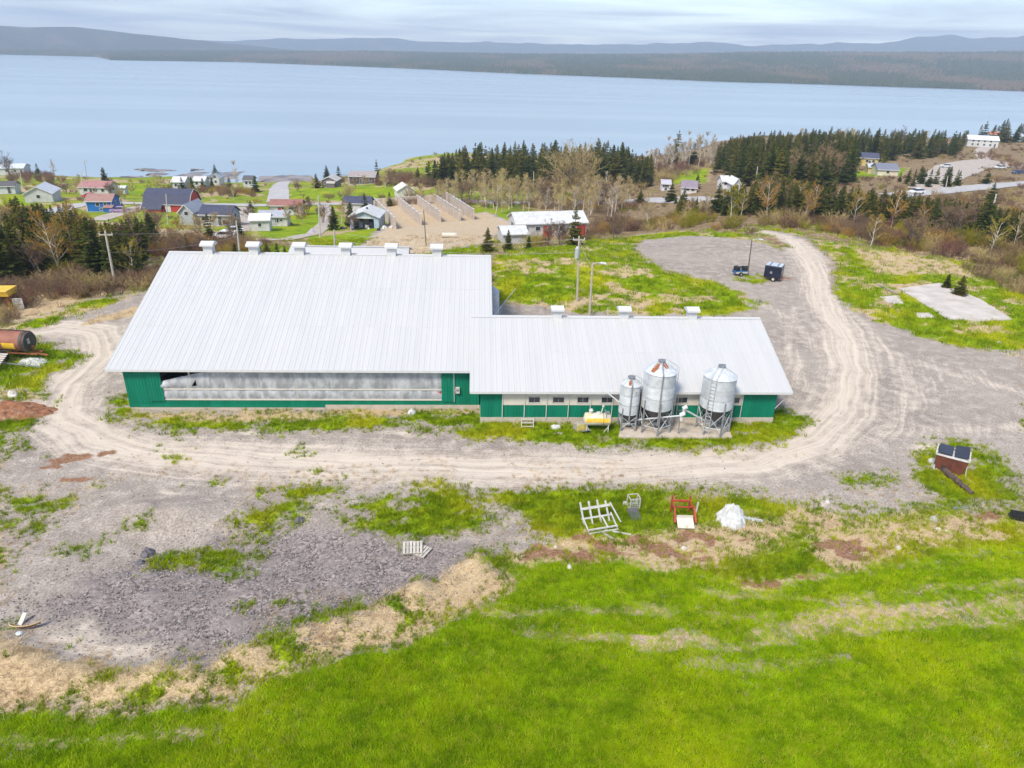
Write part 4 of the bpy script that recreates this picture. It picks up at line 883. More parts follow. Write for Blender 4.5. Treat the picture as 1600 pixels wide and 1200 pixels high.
for k, (px, py, s) in enumerate(((1463, 732, .4), (1456, 722, .35), (1490, 735, .25), (1508, 725, .3))):
    lump('rubbish_bag', ['white rubbish bag at the near corner of the skip', 'flat white bag at the left side of the skip', 'little white bag under the front of the skip', 'pale bag at the right side of the skip'][k], 'bag', px, py, s, s*.8, s*.9, TARP, 30+k, 18)
BARK = mat('dark_bark', (.085, .055, .045), .95, .4, 4, stain=(.25, .19, .14), stain_amt=.6, stain_sc=3, bump=.6)
a1 = at(1473, 738); a2 = at(1518, 774); t = thing('old_log', 'dark weathered log lying on grass beside the skip', 'log', a1)
d = (a2[0]-a1[0], a2[1]-a1[1], a2[2]-a1[2]); m = MB(); q0 = Vector((0, 0, .2))
pts = [Vector((d[0]*k/8+random.uniform(-.04, .04), d[1]*k/8, d[2]*k/8+.22-.008*k)) for k in range(9)]
for k in range(8): m.cone(pts[k], pts[k+1], .25-.012*k+random.uniform(-.02, .02), .24-.012*k, 10)
m.build('trunk', BARK, t); m = MB(); m.cone((0-.12, .1, .24), (.1, -.02, .24), .30, .28, 14); m.build('tyre_end', BLACK, t)
for k, s in ((3, .35), (6, .3)): m = MB(); m.cone(pts[k], pts[k]+Vector((.3, .05, .25)), .05, .02, 6); m.build('branch_stub', BARK, t)
b = at(1500, 794); t = thing('flat_board', 'grey board lying flat below the old log', 'board', b, R(8)); m = MB(); m.box((0, 0, .05), (1.1, .28, .05)); m.build('plank', GALVD, t)
b = at(1592, 812); t = thing('black_trough', 'black plastic trough tipped over at the right edge', 'trough', b, R(-20))
m = MB(); m.prism([(-.25, .05), (-.3, .5), (-.24, .5), (-.18, .12), (.18, .12), (.24, .5), (.3, .5), (.25, .05)], -.5, .6); m.build('body', BLACK, t); m = MB(); m.box((-.52, 0, .3), (.05, .5, .5), 0, 0, .3); m.build('end_plate', BLACK, t)
# broken basket and board, lower left
b = at(42, 983); t = thing('straw_basket', 'broken brown half basket at the edge of the gravel', 'basket', b, R(10)); m = MB(); n = 20
for j in range(5):
    s = j/4; 
    for k in range(n): a = math.pi*(k/(n-1)); m.v.append(((.2+.5*s)*math.cos(a)*1.1, -(.2+.5*s)*math.sin(a)*.55+.2, .04+.32*s*s))
m.f = [(j*n+k, j*n+k+1, (j+1)*n+k+1, (j+1)*n+k) for j in range(4) for k in range(n-1)]; m.build('woven_side', mat('brown_wicker', (.33, .17, .055), .9, .35, 9), t)
m = MB(); m.path([(.77*math.cos(math.pi*k/14), -.39*math.sin(math.pi*k/14)+.2, .37) for k in range(15)], .03); m.build('rim', mat('tan_rim', (.5, .36, .2), .8), t)
b = at(37, 972); t = thing('white_board', 'small white board standing behind the brown basket', 'board', b, R(-14)); m = MB(); m.box((0, 0, .22), (.24, .05, .62), 0, R(-50)); m.build('panel', WHITE, t)
lump('plastic_scrap', 'small blue-white scrap in front of the basket', 'scrap', 30, 991, .2, .15, .15, mat('bluish_plastic', (.6, .68, .74), .4), 8)
# boulders and pale stones scattered about
STONE = mat('pale_stone', (.50, .47, .43), .9, .25, 5, objvar=.2)
spots = [(1404,857,.22,'round pale stone on grass below the curved track'),(1458,812,.34,'grey field boulder in grass left of the flat board'),(1466,827,.18,'yellowish stone below the field boulder'),(1479,831,.16,'small flat pale stone below the field boulder'),(1068,857,.22,'white stone in the dead leaves below the loader frame'),(890,886,.2,'white stone in grass below the red soil'),(1560,537,.34,'white boulder at the edge of the right meadow'),(468,814,.38,'dark round boulder in the bare patch of the gravel'),(868,855,.14,'small white stone on the dark leaf heap'),(231,866,.5,'dark grey rock on the left of the weedy gravel mound'),(219,880,.3,'small grey rock left of the weedy gravel mound'),(1293,784,.2,'pale stone near the gravel curve'),(20,618,.55,'large pale boulder at the left soil heap'),(1305,500,.2,'small pale stone beside the lane')]
for k, (px, py, r, lb) in enumerate(spots):
    mt = STONE if k not in (7, 9, 10) else (bpy.data.materials.get('dark_stone') or mat('dark_stone', (.12, .11, .12), .9, .3, 5))
    lump('boulder', lb, 'stone', px, py, r, r*.85, r*.8, mt, 50+k, 14, k, .7)
# soil heap, far left
lump('soil_heap', 'heap of red-brown soil at the left edge of the yard', 'soil heap', 12, 645, 3.4, 1.6, .8, mat('red_soil', (.23, .10, .05), 1, .4, 3, stain=(.42, .33, .24), stain_amt=.7, stain_sc=2, bump=.6), 77, 40, 0, .9)

# ---------------------------------------------------------------- left side: slurry tanker, trailer
RUSTP = mat('faded_rust_paint', (.25, .095, .058), .65, .25, 1.5, stain=(.13, .05, .03), stain_amt=.6, stain_sc=1.2)
def wheel(m1, m2, c, r, w_, axis=(0, 1, 0)):
    c = Vector(c); a = Vector(axis).normalized(); m1.cone(c-a*w_/2, c+a*w_/2, r, r, 20); m1.cone(c-a*(w_/2+.02), c-a*w_/2, r*.86, r, 20); m2.cone(c-a*(w_/2+.04), c+a*(w_/2+.04), r*.48, r*.48, 14)
b = at(20, 560); t = thing('slurry_tanker', 'rusty red slurry tanker trailer with yellow panel', 'tanker', b, R(-7))
m = MB(); L0, L1, r, n, zc = -4.6, 2.0, .95, 28, 1.85
prof = [(L0, r), (L1, r), (L1+.12, r*.9), (L1+.16, r*.4)]
for x, rr in prof: m.v += [(x, rr*math.cos(6.2832*k/n), zc+rr*math.sin(6.2832*k/n)) for k in range(n)]
m.f = [(j*n+k, j*n+(k+1) % n, (j+1)*n+(k+1) % n, (j+1)*n+k) for j in range(3) for k in range(n)]+[tuple(range(n)), tuple(range(3*n, 4*n))]; m.build('tank_shell', RUSTP, t, False)
m = MB(); m.cone((L1-.25, 0, zc), (L1+.02, 0, zc), r+.03, r+.03, n, False); m.cone((L1+.1, 0, zc), (L1+.19, 0, zc), r*.93, r*.9, n); m.build('end_dome', mat('dark_end', (.05, .05, .048), .6), t)
m = MB(); m.box((L1+.2, -.2, zc+.1), (.05, .28, .5)); m.build('sight_plate', WHITE, t); m = MB(); m.cone((L1+.17, .05, zc-.55), (L1+.4, .05, zc-.55), .16, .16, 12); m.build('outlet_valve', RUST, t)
m = MB(); m.cone((.1, 0, zc), (1.3, 0, zc), r+.012, r+.012, n*2, False); m.f = [f for f in m.f if sum(m.v[i][1] for i in f)/4 < -.55 and -.55 < sum(m.v[i][2] for i in f)/4-zc < .08]; m.build('yellow_panel', YEL, t)
m = MB(); m.beam((-4.4, -.5, .85), (2.9, -.35, .75), .14); m.beam((-4.4, .5, .85), (2.9, .35, .75), .14); m.beam((2.0, 0, .72), (3.6, 0, .55), .12); m.build('chassis', RUST, t)
m1, m2 = MB(), MB(); wheel(m1, m2, (-.1, -1.0, .55), .55, .4); w1 = m1.build('tyre', BLACK, t); m2.build('rim', RUST, w1)
m1, m2 = MB(), MB(); wheel(m1, m2, (-.1, 1.0, .55), .55, .4); w1 = m1.build('tyre', BLACK, t); m2.build('rim', RUST, w1)
m = MB(); m.cone((-1.1, 0, zc+r-.05), (-1.1, 0, zc+r+.62), .42, .42, 18); m.build('manhole_box', TRIMW, t)
m = MB(); m.path([(-1.0, 0, zc+r+.05), (.5, .1, zc+r+.06), (1.95, .1, zc+r+.04), (2.15, -.2, zc+.6)], .045); m.build('hose_rail', BLACK, t)
b = at(2, 578); t = thing('slatted_trailer', 'flat trailer with white slatted deck in front of the tanker', 'trailer', b, R(-4))
for k in range(6): m = MB(); m.box((-.6, -.55+.24*k, .78+.10*k), (2.2, .17, .04), 0, R(22)); m.build('slat', WOODL, t)
m = MB(); m.beam((-1.6, .2, .6), (.6, .2, .6), .12); m.beam((.5, .2, .6), (3.6, .25, .3), .08); m.build('drawbar', GALVD, t)
m1, m2 = MB(), MB(); wheel(m1, m2, (.0, -.75, .42), .42, .26); w1 = m1.build('tyre', BLACK, t); m2.build('rim', GALVD, w1)
lump('white_tarp', 'white tarpaulin spread on the ground beside the tanker drawbar', 'tarpaulin', 53, 566, 1.5, 1.0, .35, TARP, 21, 30, -.2, .6)
b = at(8, 480); t = thing('yellow_hopper', 'yellow hopper machine half hidden by brush at the left edge', 'machine', b, R(4))
m = MB(); m.prism([(-.9, 1.5), (-1.1, 2.1), (1.1, 2.1), (.9, 1.5)], -3, 1.2); m.build('hopper_tray', YEL, t); m = MB(); m.box((-.9, 0, 2.14), (4.2, 2.3, .08)); m.build('cover', YEL, t)
for x in (-2.4, -.8, .9): m = MB(); m.beam((x, -.6, 0), (x, -.6, 1.5), .12); m.beam((x, .6, 0), (x, .6, 1.5), .12); m.build('stand', REDP, t)
b = at(31, 483); t = thing('window_frame', 'old white two-light window frame propped in the brush', 'window', b, R(5))
m = MB()
for z in (.05, .62, 1.2): m.box((0, 0, z), (1.0, .08, .10))
for x in (-.46, .46): m.box((x, 0, .62), (.10, .08, 1.25))
m.build('frame', WHITE, t); m = MB(); m.box((0, .02, .35), (.85, .02, .44)); m.box((0, .02, .91), (.85, .02, .44)); m.build('pane', mat('dusty_glass', (.42, .40, .38), .3), t)

# ---------------------------------------------------------------- right meadow: slab, wreckage, trailers
def slab(name, label, pts, mt, hgt=.12, base=-.3):
    w_ = PL(pts); m = MB(); n = len(w_); z = max(q[2] for q in w_)+hgt
    m.add([(q[0], q[1], z+base-.4) for q in w_]+[(q[0], q[1], z) for q in w_], [tuple(reversed(range(n))), tuple(range(n, 2*n))]+[(k, (k+1) % n, n+(k+1) % n, n+k) for k in range(n)])
    return tag(m.build(name, mt), label, 'concrete slab')
slab('concrete_slab', 'large bleached concrete slab in the right meadow', [(1404,452),(1468,443),(1530,468),(1582,500),(1540,503),(1480,500),(1450,480)], SLABC)
slab('concrete_slab', 'small pale slab at the near left of the large slab', [(1374,464),(1404,462),(1412,475),(1388,474)], SLABC, .06)
slab('concrete_slab', 'narrow pale slab at the near right of the small slab', [(1428,489),(1452,489),(1462,497),(1436,497)], SLABC, .05)
b1_, b2_ = at(1372, 446), at(1402, 461); m = MB(); m.beam((b1_[0], b1_[1], b1_[2]+.12), (b2_[0], b2_[1], b2_[2]+.12), .25, .25); tag(m.build('fallen_beam', WOODG), 'grey fallen beam beside the large concrete slab', 'beam')
b = at(1207, 437); t = thing('box_trailer', 'navy blue box trailer with white mark on the gravel pad', 'trailer', b, R(-32))
NAVY = mat('navy_panel', (.010, .013, .032), .35, .2, 2)
m = MB(); m.prism([(-.95, .5), (-1.0, 2.0), (-.9, 2.1), (.9, 2.1), (1.0, 2.0), (.95, .5)], -1.1, 1.1); m.build('body', NAVY, t)
m = MB(); m.box((0, 0, 2.13), (2.1, 1.75, .05)); m.build('roof', mat('pale_blue_roof', (.42, .47, .56), .5), t)
m = MB(); m.box((-.5, 0, 2.2), (.06, 1.9, .08)); m.box((.5, 0, 2.2), (.06, 1.9, .08)); m.build('roof_bar', BLACK, t)
m = MB(); m.prism([(-.35, 1.1), (-.2, 1.45), (.1, 1.45), (-.05, 1.1)], 1.105, 1.125, 'x'); m.build('white_mark', WHITE, t)
m = MB(); m.box((-.2, -1.01, 1.2), (.3, .03, .3)); m.build('hatch_door', GALVD, t)
m = MB(); m.beam((-1.2, -.7, .42), (1.2, -.7, .42), .12); m.beam((-1.2, .7, .42), (1.2, .7, .42), .12); m.beam((1.1, 0, .5), (2.3, 0, .5), .1); m.build('chassis', RUST, t)
for s in (-1, 1): m1, m2 = MB(), MB(); wheel(m1, m2, (.2, s*.95, .34), .34, .22); w1 = m1.build('tyre', BLACK, t); m2.build('rim', CREAM, w1)
b = at(1156, 430); t = thing('scrap_trailer', 'low blue and white trailer loaded with dark scrap', 'trailer', b, R(8))
m = MB(); m.box((0, 0, .5), (1.9, 1.1, .35)); m.build('bed', mat('blue_bed', (.03, .10, .22), .5), t); m = MB(); m.box((-.05, -.56, .5), (1.8, .03, .22)); m.build('side_board', WHITE, t)
m = MB(); m.box((-.55, .1, .95), (.6, .7, .55), .3, .2); m.box((.65, .1, .9), (.7, .8, .5), -.2, .1, .2); m.beam((-.9, .3, 1.1), (1.1, .2, 1.15), .16); m.build('scrap_load', BLACK, t)
for s in (-1, 1): m1, m2 = MB(), MB(); wheel(m1, m2, (-.2, s*.62, .3), .3, .18); w1 = m1.build('tyre', BLACK, t); m2.build('rim', GALVD, w1)

# ---------------------------------------------------------------- poles and cables
POLE = mat('grey_pole_wood', (.42, .37, .31), .9, .15, 3); POLED = mat('dark_pole_wood', (.12, .10, .08), .9); POLEW = mat('pale_pole', (.48, .46, .42), .8, .1, 2)
tops = {}
def pole(key, label, bpx, bpy_, tpx, tpy, r=.14, mt=POLE, arm=None, lamp=False, can=False):
    b = at(bpx, bpy_); h = height_to(b, tpy); t = thing('utility_pole' if not lamp else 'lamp_post', label, 'pole' if not lamp else 'lamp post', b)
    dxy = (tpx-proj((b[0], b[1], b[2]+h))[0])*depth(b)/F; dxy = max(-.8, min(.8, dxy))
    m = MB(); m.cone((0, 0, -.4), (dxy, 0, h), r, r*.68, 10); m.build('shaft', mt, t)
    if arm: m = MB(); m.box((dxy*.95, 0, h-.45), (arm, .1, .12)); a = m.build('crossarm', POLE, t)
    if arm:
        for s in (-.46, 0, .46): m = MB(); m.cone((dxy+s*arm, 0, h-.4), (dxy+s*arm, 0, h-.15), .05, .035, 8); m.build('insulator', TRIMW, a)
    if lamp:
        m = MB(); m.path([(dxy, 0, h-.15), (dxy+.5, -.05, h+.05), (dxy+1.0, -.1, h+.06)], .035); a = m.build('lamp_arm', GALV, t); m = MB(); m.cone((dxy+.85, -.1, h+.05), (dxy+1.45, -.16, h-.03), .10, .16, 10); m.build('lamp_head', GALV, a)
    if can: m = MB(); m.cone((-.42, -.1, h*.68), (-.42, -.1, h*.82), .26, .26, 16); m.cone((-.42, -.1, h*.82), (-.42, -.1, h*.85), .2, .1, 12); m.beam((0, 0, h*.75), (-.3, -.05, h*.75), .08); m.build('transformer', GALV, t)
    tops[key] = (b[0]+dxy, b[1], b[2]+h)
pole('a', 'weathered grey pole leaning left beside the barn track', 181, 449, 164, 361, .17, POLE, 1.6)
pole('b', 'pale pole just beyond the left half of the barn ridge', 375, 400, 369, 345, .16, POLEW)
pole('c', 'tall thin white pole beside the village lawn', 500, 371, 497, 305, .15, POLEW)
pole('d', 'short stout pole right behind the barn ridge', 524, 402, 522, 359, .2, POLE, None)
pole('e', 'thin dark pole standing in the sandy yard by the bunkers', 666, 384, 662, 328, .09, POLED)
pole('f', 'grey pole with transformer can on the grass knoll', 902, 471, 905, 369, .15, POLE, 1.4, False, True)
pole('g', 'grey lamp post rising behind the parlour ridge', 921, 496, 926, 411, .15, POLE, None, True)
pole('h', 'thin dark lamp post on the gravel pad', 1168, 431, 1175, 374, .10, POLED, None, True)
pole('i', 'white pole at the edge of the right wood', 1180, 291, 1184, 260, .16, POLEW)
pole('j', 'white pole in the scrub left of the yellow house', 1345, 312, 1347, 295, .18, POLEW)
pole('k', 'white pole near the right end of the scrub', 1550, 330, 1557, 303, .2, POLEW)
pole('l', 'grey pole beside the curve of the right road', 1478, 294, 1481, 275, .17, POLE)
pole('m', 'white pole left of the dense right wood', 1204, 302, 1206, 279, .16, POLEW)
pole('n', 'pale pole among the bare birches', 834, 300, 834, 268, .15, POLEW)
pole('o', 'thin white pole at the red barn', 262, 350, 262, 303, .13, POLEW)
pole('p', 'pale pole before the white and red bungalow', 131, 305, 128, 269, .15, POLEW)
pole('q', 'pale pole before the long white building', 35, 293, 30, 262, .15, POLEW)
pole('r', 'slender dark-topped pole by the shore', 137, 290, 135, 250, .14, POLE, 2.6)
pole('s', 'short white post at the parlour ridge', 949, 496, 950, 481, .08, POLEW)
def cable(a, b, label, sag=.8, dz=0.0):
    m = MB(); A = Vector(a)+Vector((0, 0, dz)); B = Vector(b)+Vector((0, 0, dz)); pts = []
    for k in range(15): s = k/14; q = A.lerp(B, s); q.z -= sag*4*s*(1-s); pts.append(q)
    m.path(pts, .022, 4); o = m.build('power_cable', mat('cable_grey', (.35, .33, .31), .6) if 'cable_grey' not in bpy.data.materials else bpy.data.materials['cable_grey']); tag(o, label, 'cable')
cable(tops['a'], tops['b'], 'upper power cable running right from the leaning pole', .6, -.3)
cable((tops['a'][0], tops['a'][1], tops['a'][2]-2.6), (tops['b'][0], tops['b'][1], tops['b'][2]-2.4), 'lower power cable running right from the leaning pole', .5)
cable(tops['d'], tops['f'], 'upper cable from the stout pole to the transformer pole', 1.2, -.3)
cable((tops['d'][0], tops['d'][1], tops['d'][2]-1.5), (tops['f'][0], tops['f'][1], tops['f'][2]-1.9), 'lower cable from the stout pole to the transformer pole', 1.0)
cable(tops['f'], tops['g'], 'short cable between the transformer pole and lamp post', .3, -.4)
m = MB(); q1, q2 = PY(771, 494, 62.), at(805, 466); m.tube(q1, (q2[0], q2[1], q2[2]+1.2), .04, 6); tag(m.build('guy_rod', GALV), 'thin slanting metal rod between barn corner and knoll', 'rod')
# ---------------------------------------------------------------- village buildings
PALETTE = {}
def cm(c, kind='wall'):
    k = (c, kind)
    if k not in PALETTE:
        PALETTE[k] = mat('%s_%d' % (kind, len(PALETTE)), c, .8 if kind == 'roof' else .6, .12, 1.2, stain=tuple(v*.7 for v in c), stain_amt=.5, stain_sc=.8)
    return PALETTE[k]
WHT, GRY, BRN, NVY, RED, CHAR = (.52, .52, .51), (.36, .38, .42), (.22, .10, .08), (.05, .055, .095), (.42, .035, .03), (.09, .085, .09)
def house(label, px, py, wpx, D, wh, rise, wall, roof, yaw=0, ridge='x', wins=(), door=None, side=(), base=None, chim=False, cat='house', name='village_house', trim=True, group=None, lean=None, bandw=None):
    """gabled building: front wall bottom centre at the photo point, width from the photo, real depth D"""
    b = at(px, py); s = depth(b)/F; W = wpx*s*.88; D *= .78; wh *= .9; rise *= .85
    t = thing(name, label, cat, b, R(yaw), group)
    wm, rm = cm(wall), cm(roof, 'roof'); hw = W/2
    m = MB()
    if ridge == 'x': m.prism([(0, 0), (0, wh), (D/2, wh+rise), (D, wh), (D, 0)], -hw, hw, 'x')
    else: m.prism([(-hw, 0), (-hw, wh), (0, wh+rise), (hw, wh), (hw, 0)], 0, D, 'y')
    m.build('wall', wm, t)
    f = MB(); f.box((0, D/2, -.8), (W+.06, D+.06, 1.75)); f.build('foundation', cm(base or (.45, .43, .40), 'base'), t)
    ov = .35; th = .16
    for sgn in (0, 1):
        r = MB()
        if ridge == 'x':
            k = rise/(D/2); ye = -ov; ze = wh-ov*k
            pr = [(ye, ze+.03), (D/2, wh+rise+.03), (D/2, wh+rise+.03+th), (ye, ze+.03+th)]
            if sgn: pr = [(D-a, z) for a, z in pr][::-1]
            r.prism(pr, -hw-ov, hw+ov, 'x')
        else:
            k = rise/hw; ze = wh-ov*k; pr = [(-hw-ov, ze+.03), (0, wh+rise+.03), (0, wh+rise+.03+th), (-hw-ov, ze+.03+th)]
            if sgn: pr = [(-a, z) for a, z in pr][::-1]
            r.prism(pr, -ov, D+ov, 'y')
        ro = r.build('roof', rm, t)
    if chim: c = MB(); c.box((hw*.3, D*.5, wh+rise+.3), (.5, .5, 1.2)); c.build('chimney', cm((.3, .14, .1), 'brick'), ro)
    if trim:
        c = MB()
        if ridge == 'x':
            c.box((0, -ov-.03, wh-ov*rise/(D/2)+.10), (W+2*ov, .05, .2))
            for x in (-hw+.06, hw-.06): c.box((x, -.03, wh/2), (.16, .06, wh-.05))
        else:
            k = rise/hw
            for s_ in (-1, 1): c.beam((s_*(hw+ov), -ov-.02, wh-ov*k+.1), (0, -ov-.02, wh+rise+.1), .05, .2)
        c.build('trim_board', TRIMW, t)
    def opening(x, z, w_, h, y, nm, glass=True, m_=None):
        fr = MB()
        for dz in (-h/2, h/2): fr.box((x, y-.04, z+dz), (w_+.14, .08, .10))
        for dx in (-w_/2, w_/2): fr.box((x+dx, y-.04, z), (.10, .08, h-.1))
        fo = fr.build(nm, TRIMW, t); p = MB(); p.box((x, y-.025, z), (w_-.1, .04, h-.1)); p.build('pane' if glass else 'panel', GLASS if glass else m_, fo)
    for fx, z, w_, h in wins: opening(fx*hw, z, w_, h, 0, 'window')
    if door is not None: opening(door[0]*hw, door[1]/2+.05, door[2] if len(door) > 2 else .95, door[1], 0, 'door', False, cm(door[3] if len(door) > 3 else CHAR, 'door'))
    for sd, fy, z, w_, h in side:
        m = MB(); x = hw*sd; m.box((x+sd*.03, D*fy, z), (.08, w_+.16, h+.16)); o = m.build('window', TRIMW, t); m = MB(); m.box((x+sd*.06, D*fy, z), (.04, w_, h)); m.build('pane', GLASS, o)
    if lean:
        lw, lh, ld, lx = lean; m = MB(); m.prism([(-ld, 0), (-ld, lh*.8), (0, lh), (0, 0)], lx*hw-lw/2, lx*hw+lw/2, 'x'); o = m.build('porch', wm, t); m = MB(); m.prism([(-ld-.2, lh*.78), (0.02, lh+.02), (0.02, lh+.16), (-ld-.2, lh*.78+.14)], lx*hw-lw/2-.2, lx*hw+lw/2+.2, 'x'); m.build('porch_roof', rm, o)
    return t, W
W3 = [(-.55, 1.6, 1.2, 1.0), (.1, 1.6, 1.4, 1.0), (.62, 1.6, 1.0, 1.0)]
# red barn: gambrel roof with a long low lean-to on its left
def red_barn():
    b = at(262, 331); s = depth(b)/F; W = 70*s; t = thing('red_barn', 'red barn with dark gambrel roof and white trim by the road', 'barn', b, R(-3)); hw = W/2; t.scale = (1, .8, .85)
    rd, rf = cm(RED), cm(NVY, 'roof')
    pr = [(0, -.5), (0, 2.6), (1.6, 4.9), (4.5, 6.2), (7.4, 4.9), (9., 2.6), (9., -.5)]
    m = MB(); m.prism(pr, -hw*.25, hw, 'x'); m.prism([(a, z*.97) for a, z in pr], -hw, -hw*.25-.05, 'x'); m.build('wall', rd, t)
    for (a, za), (c, zc) in (((-.35, 2.15), (1.6, 4.95)), ((1.55, 4.93), (4.5, 6.26)), ((7.45, 4.93), (4.5, 6.26)), ((9.35, 2.15), (7.4, 4.95))):
        m = MB(); m.prism([(a, za), (c, zc), (c, zc+.16), (a, za+.16)], -hw-.3, hw+.3, 'x'); ro = m.build('roof', rf, t)
    m = MB(); m.prism([(-2.2, .9), (-.3, 2.25), (-.3, 2.4), (-2.2, 1.05)], -hw-.3, -hw*.15, 'x'); m.build('lean_roof', rf, t)
    m = MB(); m.box((0-hw*.57, -1.0, .3), (hw*.8, 1.9, 1.2)); m.build('lean_wall', rd, t)
    m = MB(); m.box((hw*.4, -.38, 2.2), (W*.6, .05, .18)); m.box((hw+.02, 0.02, 1.2), (.12, .14, 2.8)); m.beam((hw+.33, -.35, 2.3), (hw+.33, 1.6, 5.0), .06, .2); m.beam((hw+.33, 1.6, 5.0), (hw+.33, 4.5, 6.4), .06, .2); m.beam((hw+.33, 4.5, 6.4), (hw+.33, 7.4, 5.), .06, .2); m.beam((hw+.33, 7.4, 5.0), (hw+.33, 9.3, 2.3), .06, .2); m.build('trim_board', TRIMW, t)
    for y in (3.0, 6.0): m = MB(); m.box((hw+.05, y, 1.6), (.08, 1.0, 1.0)); o = m.build('window', TRIMW, t); m = MB(); m.box((hw+.09, y, 1.6), (.04, .8, .8)); m.build('pane', GLASS, o)
    m = MB(); m.box((hw*.05, -.06, 1.0), (1.4, .1, 2.0)); m.build('door', TRIMW, t)
red_barn()
house('blue house with brown roof and white basement left of the red barn', 157, 331, 42, 7.5, 3.0, 1.5, (.01, .13, .42), (.30, .17, .14), 6, 'x', [(-.1, 1.9, .9, .9), (.5, 2.0, .8, .6), (.1, .7, .6, .6)], None, [(1, .5, 1.9, .8, .8)], WHT, lean=(2.0, 1.6, 1.4, .8))
house('white bungalow with reddish roof behind the blue house', 148, 305, 52, 8, 2.7, 1.7, WHT, (.33, .16, .15), -4, 'x', W3, (-.2, 2.0), [(1, .5, 1.7, 1.0, 1.0)])
house('tiny white shed right of the reddish-roofed bungalow', 190, 303, 14, 3, 2.2, .5, WHT, (.6, .6, .62), 0, 'x', (), None, (), cat='shed', name='garden_shed')
house('white house with broad grey roof above the left wood', 62, 316, 44, 11, 2.6, 2.2, (.48, .48, .46), (.46, .48, .52), 14, 'y', [(.0, 1.6, 1.0, 1.0)])
house('white garage with dark roof at the left edge', 12, 303, 26, 6, 2.6, 1.2, WHT, CHAR, 12, 'x', (), (.3, 2.1), (), cat='garage', name='white_garage')
house('long low white building with grey roof at the far left', 12, 274, 54, 10, 3.2, 1.5, WHT, (.50, .53, .58), 10, 'x', [(-.5, 1.8, 1, .8), (0, 1.8, 1, .8), (.5, 1.8, 1, .8)], (.85, 2.2), cat='building', name='long_building')
house('small orange house near the left shore', 37, 260, 14, 7, 3.2, 1.4, (.55, .17, .03), (.35, .12, .05), 8, 'x', [(0, 1.8, 1, 1)], (.5, 2.0))
house('red house with white windows beside the orange house', 52, 259, 14, 7, 3.4, 1.2, (.36, .03, .05), BRN, 6, 'x', [(-.5, 1.9, 1, 1.2), (.4, 1.9, 1, 1.2)], (0, 2.0))
house('red cottage with dark roof near the shore', 109, 269, 20, 9, 3.6, 2.0, (.42, .05, .05), CHAR, -25, 'x', [(-.2, 2.0, 1.0, 1.2), (.5, 2.0, 1.0, 1.2)], (.1, 2.1), [(-1, .5, 2, 1, 1)])
house('long grey bungalow with navy roof right of the red barn', 338, 353, 54, 7, 2.7, 1.7, GRY, NVY, -4, 'x', [(-.75, 1.5, 1.1, .9), (-.2, 1.5, 1.2, 1.0), (.55, .9, .9, .9)], (.3, 2.0), [(1, .5, 1.8, .9, .9)])
house('grey cross wing with gable front joined to the navy-roofed bungalow', 293, 352, 24, 9, 3.2, 1.8, GRY, (.27, .29, .34), -4, 'y', [(.1, 2.6, .9, .9)], None)
house('white shed with pale roof behind the barn ridge', 407, 361, 32, 6, 2.5, 1.0, WHT, (.62, .61, .60), 8, 'x', [(.0, 1.3, .7, .8)], (.75, 1.9, .9, (.55, .55, .55)), (), cat='shed', name='garden_shed')
house('white bungalow with slate grey roof before the brown-roofed house', 427, 353, 48, 6, 2.3, 1.0, WHT, (.33, .35, .40), 3, 'x', [(.3, 1.2, .9, .9), (.6, 1.3, .8, .5)], (.12, 1.9, .9, GRY))
house('white bungalow with brown roof and red door facing the barn', 447, 336, 53, 6.5, 2.7, 1.2, WHT, (.27, .12, .10), 1, 'x', [(-.1, 1.8, 1.3, .8), (.28, 1.8, 1.0, .7)], (-.38, 2.0, 1.0, (.35, .03, .03)), (), (.20, .24, .30))
house('white shed with navy roof behind the two dark spruces', 558, 333, 46, 7, 2.9, 1.5, WHT, NVY, -3, 'x', [(.5, 1.6, .8, .8)], None, (), cat='shed', name='garden_shed')
house('dark brown bungalow with grey roof close to the sea', 566, 288, 46, 9, 3.2, 1.7, CHAR, (.30, .26, .25), -4, 'x', [(-.55, 1.9, 1.2, 1.2), (.2, 1.9, 1.2, 1.2), (.65, 1.9, 1.0, 1.2)], (-.1, 2.1), [(-1, .5, 1.9, 1, 1)])
house('small dark house with porch left of the dark brown bungalow', 515, 293, 26, 8, 2.8, 1.5, (.16, .13, .13), (.42, .40, .38), -5, 'y', [(-.5, 1.6, 1, 1.2)], (.3, 2.0), (), lean=(3.0, 2.2, 1.6, .3))
house('pale canvas garage hidden behind bare saplings', 635, 309, 30, 8, 2.4, 1.8, (.62, .58, .52), (.60, .55, .50), 16, 'y', (), None, (), cat='garage', name='canvas_garage', trim=False)
house('white house half hidden by the row of spruces', 280, 297, 22, 8, 3.2, 1.6, WHT, (.55, .55, .56), 0, 'x', [(-.4, 1.8, 1, 1), (.5, 1.8, 1, 1)], (0, 2.0))
house('white house behind the third spruce of the row', 312, 294, 20, 7, 3.0, 1.4, WHT, (.52, .50, .50), 0, 'x', [(-.4, 1.8, 1, 1), (.5, 1.8, 1, 1)])
house('white gabled cottage at the right end of the spruce row', 338, 291, 12, 8, 3.6, 1.8, WHT, (.40, .42, .46), 0, 'y', [(0, 1.8, 1, 1), (0, 3.6, .8, .8)])
house('white cottage with dark roof near the beach road', 388, 293, 16, 7, 3.0, 1.5, WHT, CHAR, 0, 'x', [(-.3, 1.7, 1, 1), (.5, 1.7, .9, .9)])
house('grey-white bungalow in the gap of the right woods', 1040, 298, 15, 6, 2.4, 1.1, (.66, .66, .72), (.42, .40, .45), -8, 'x', [(-.4, 1.6, 1, 1.1), (.3, 1.6, 1, 1.1)], (0, 2.0))
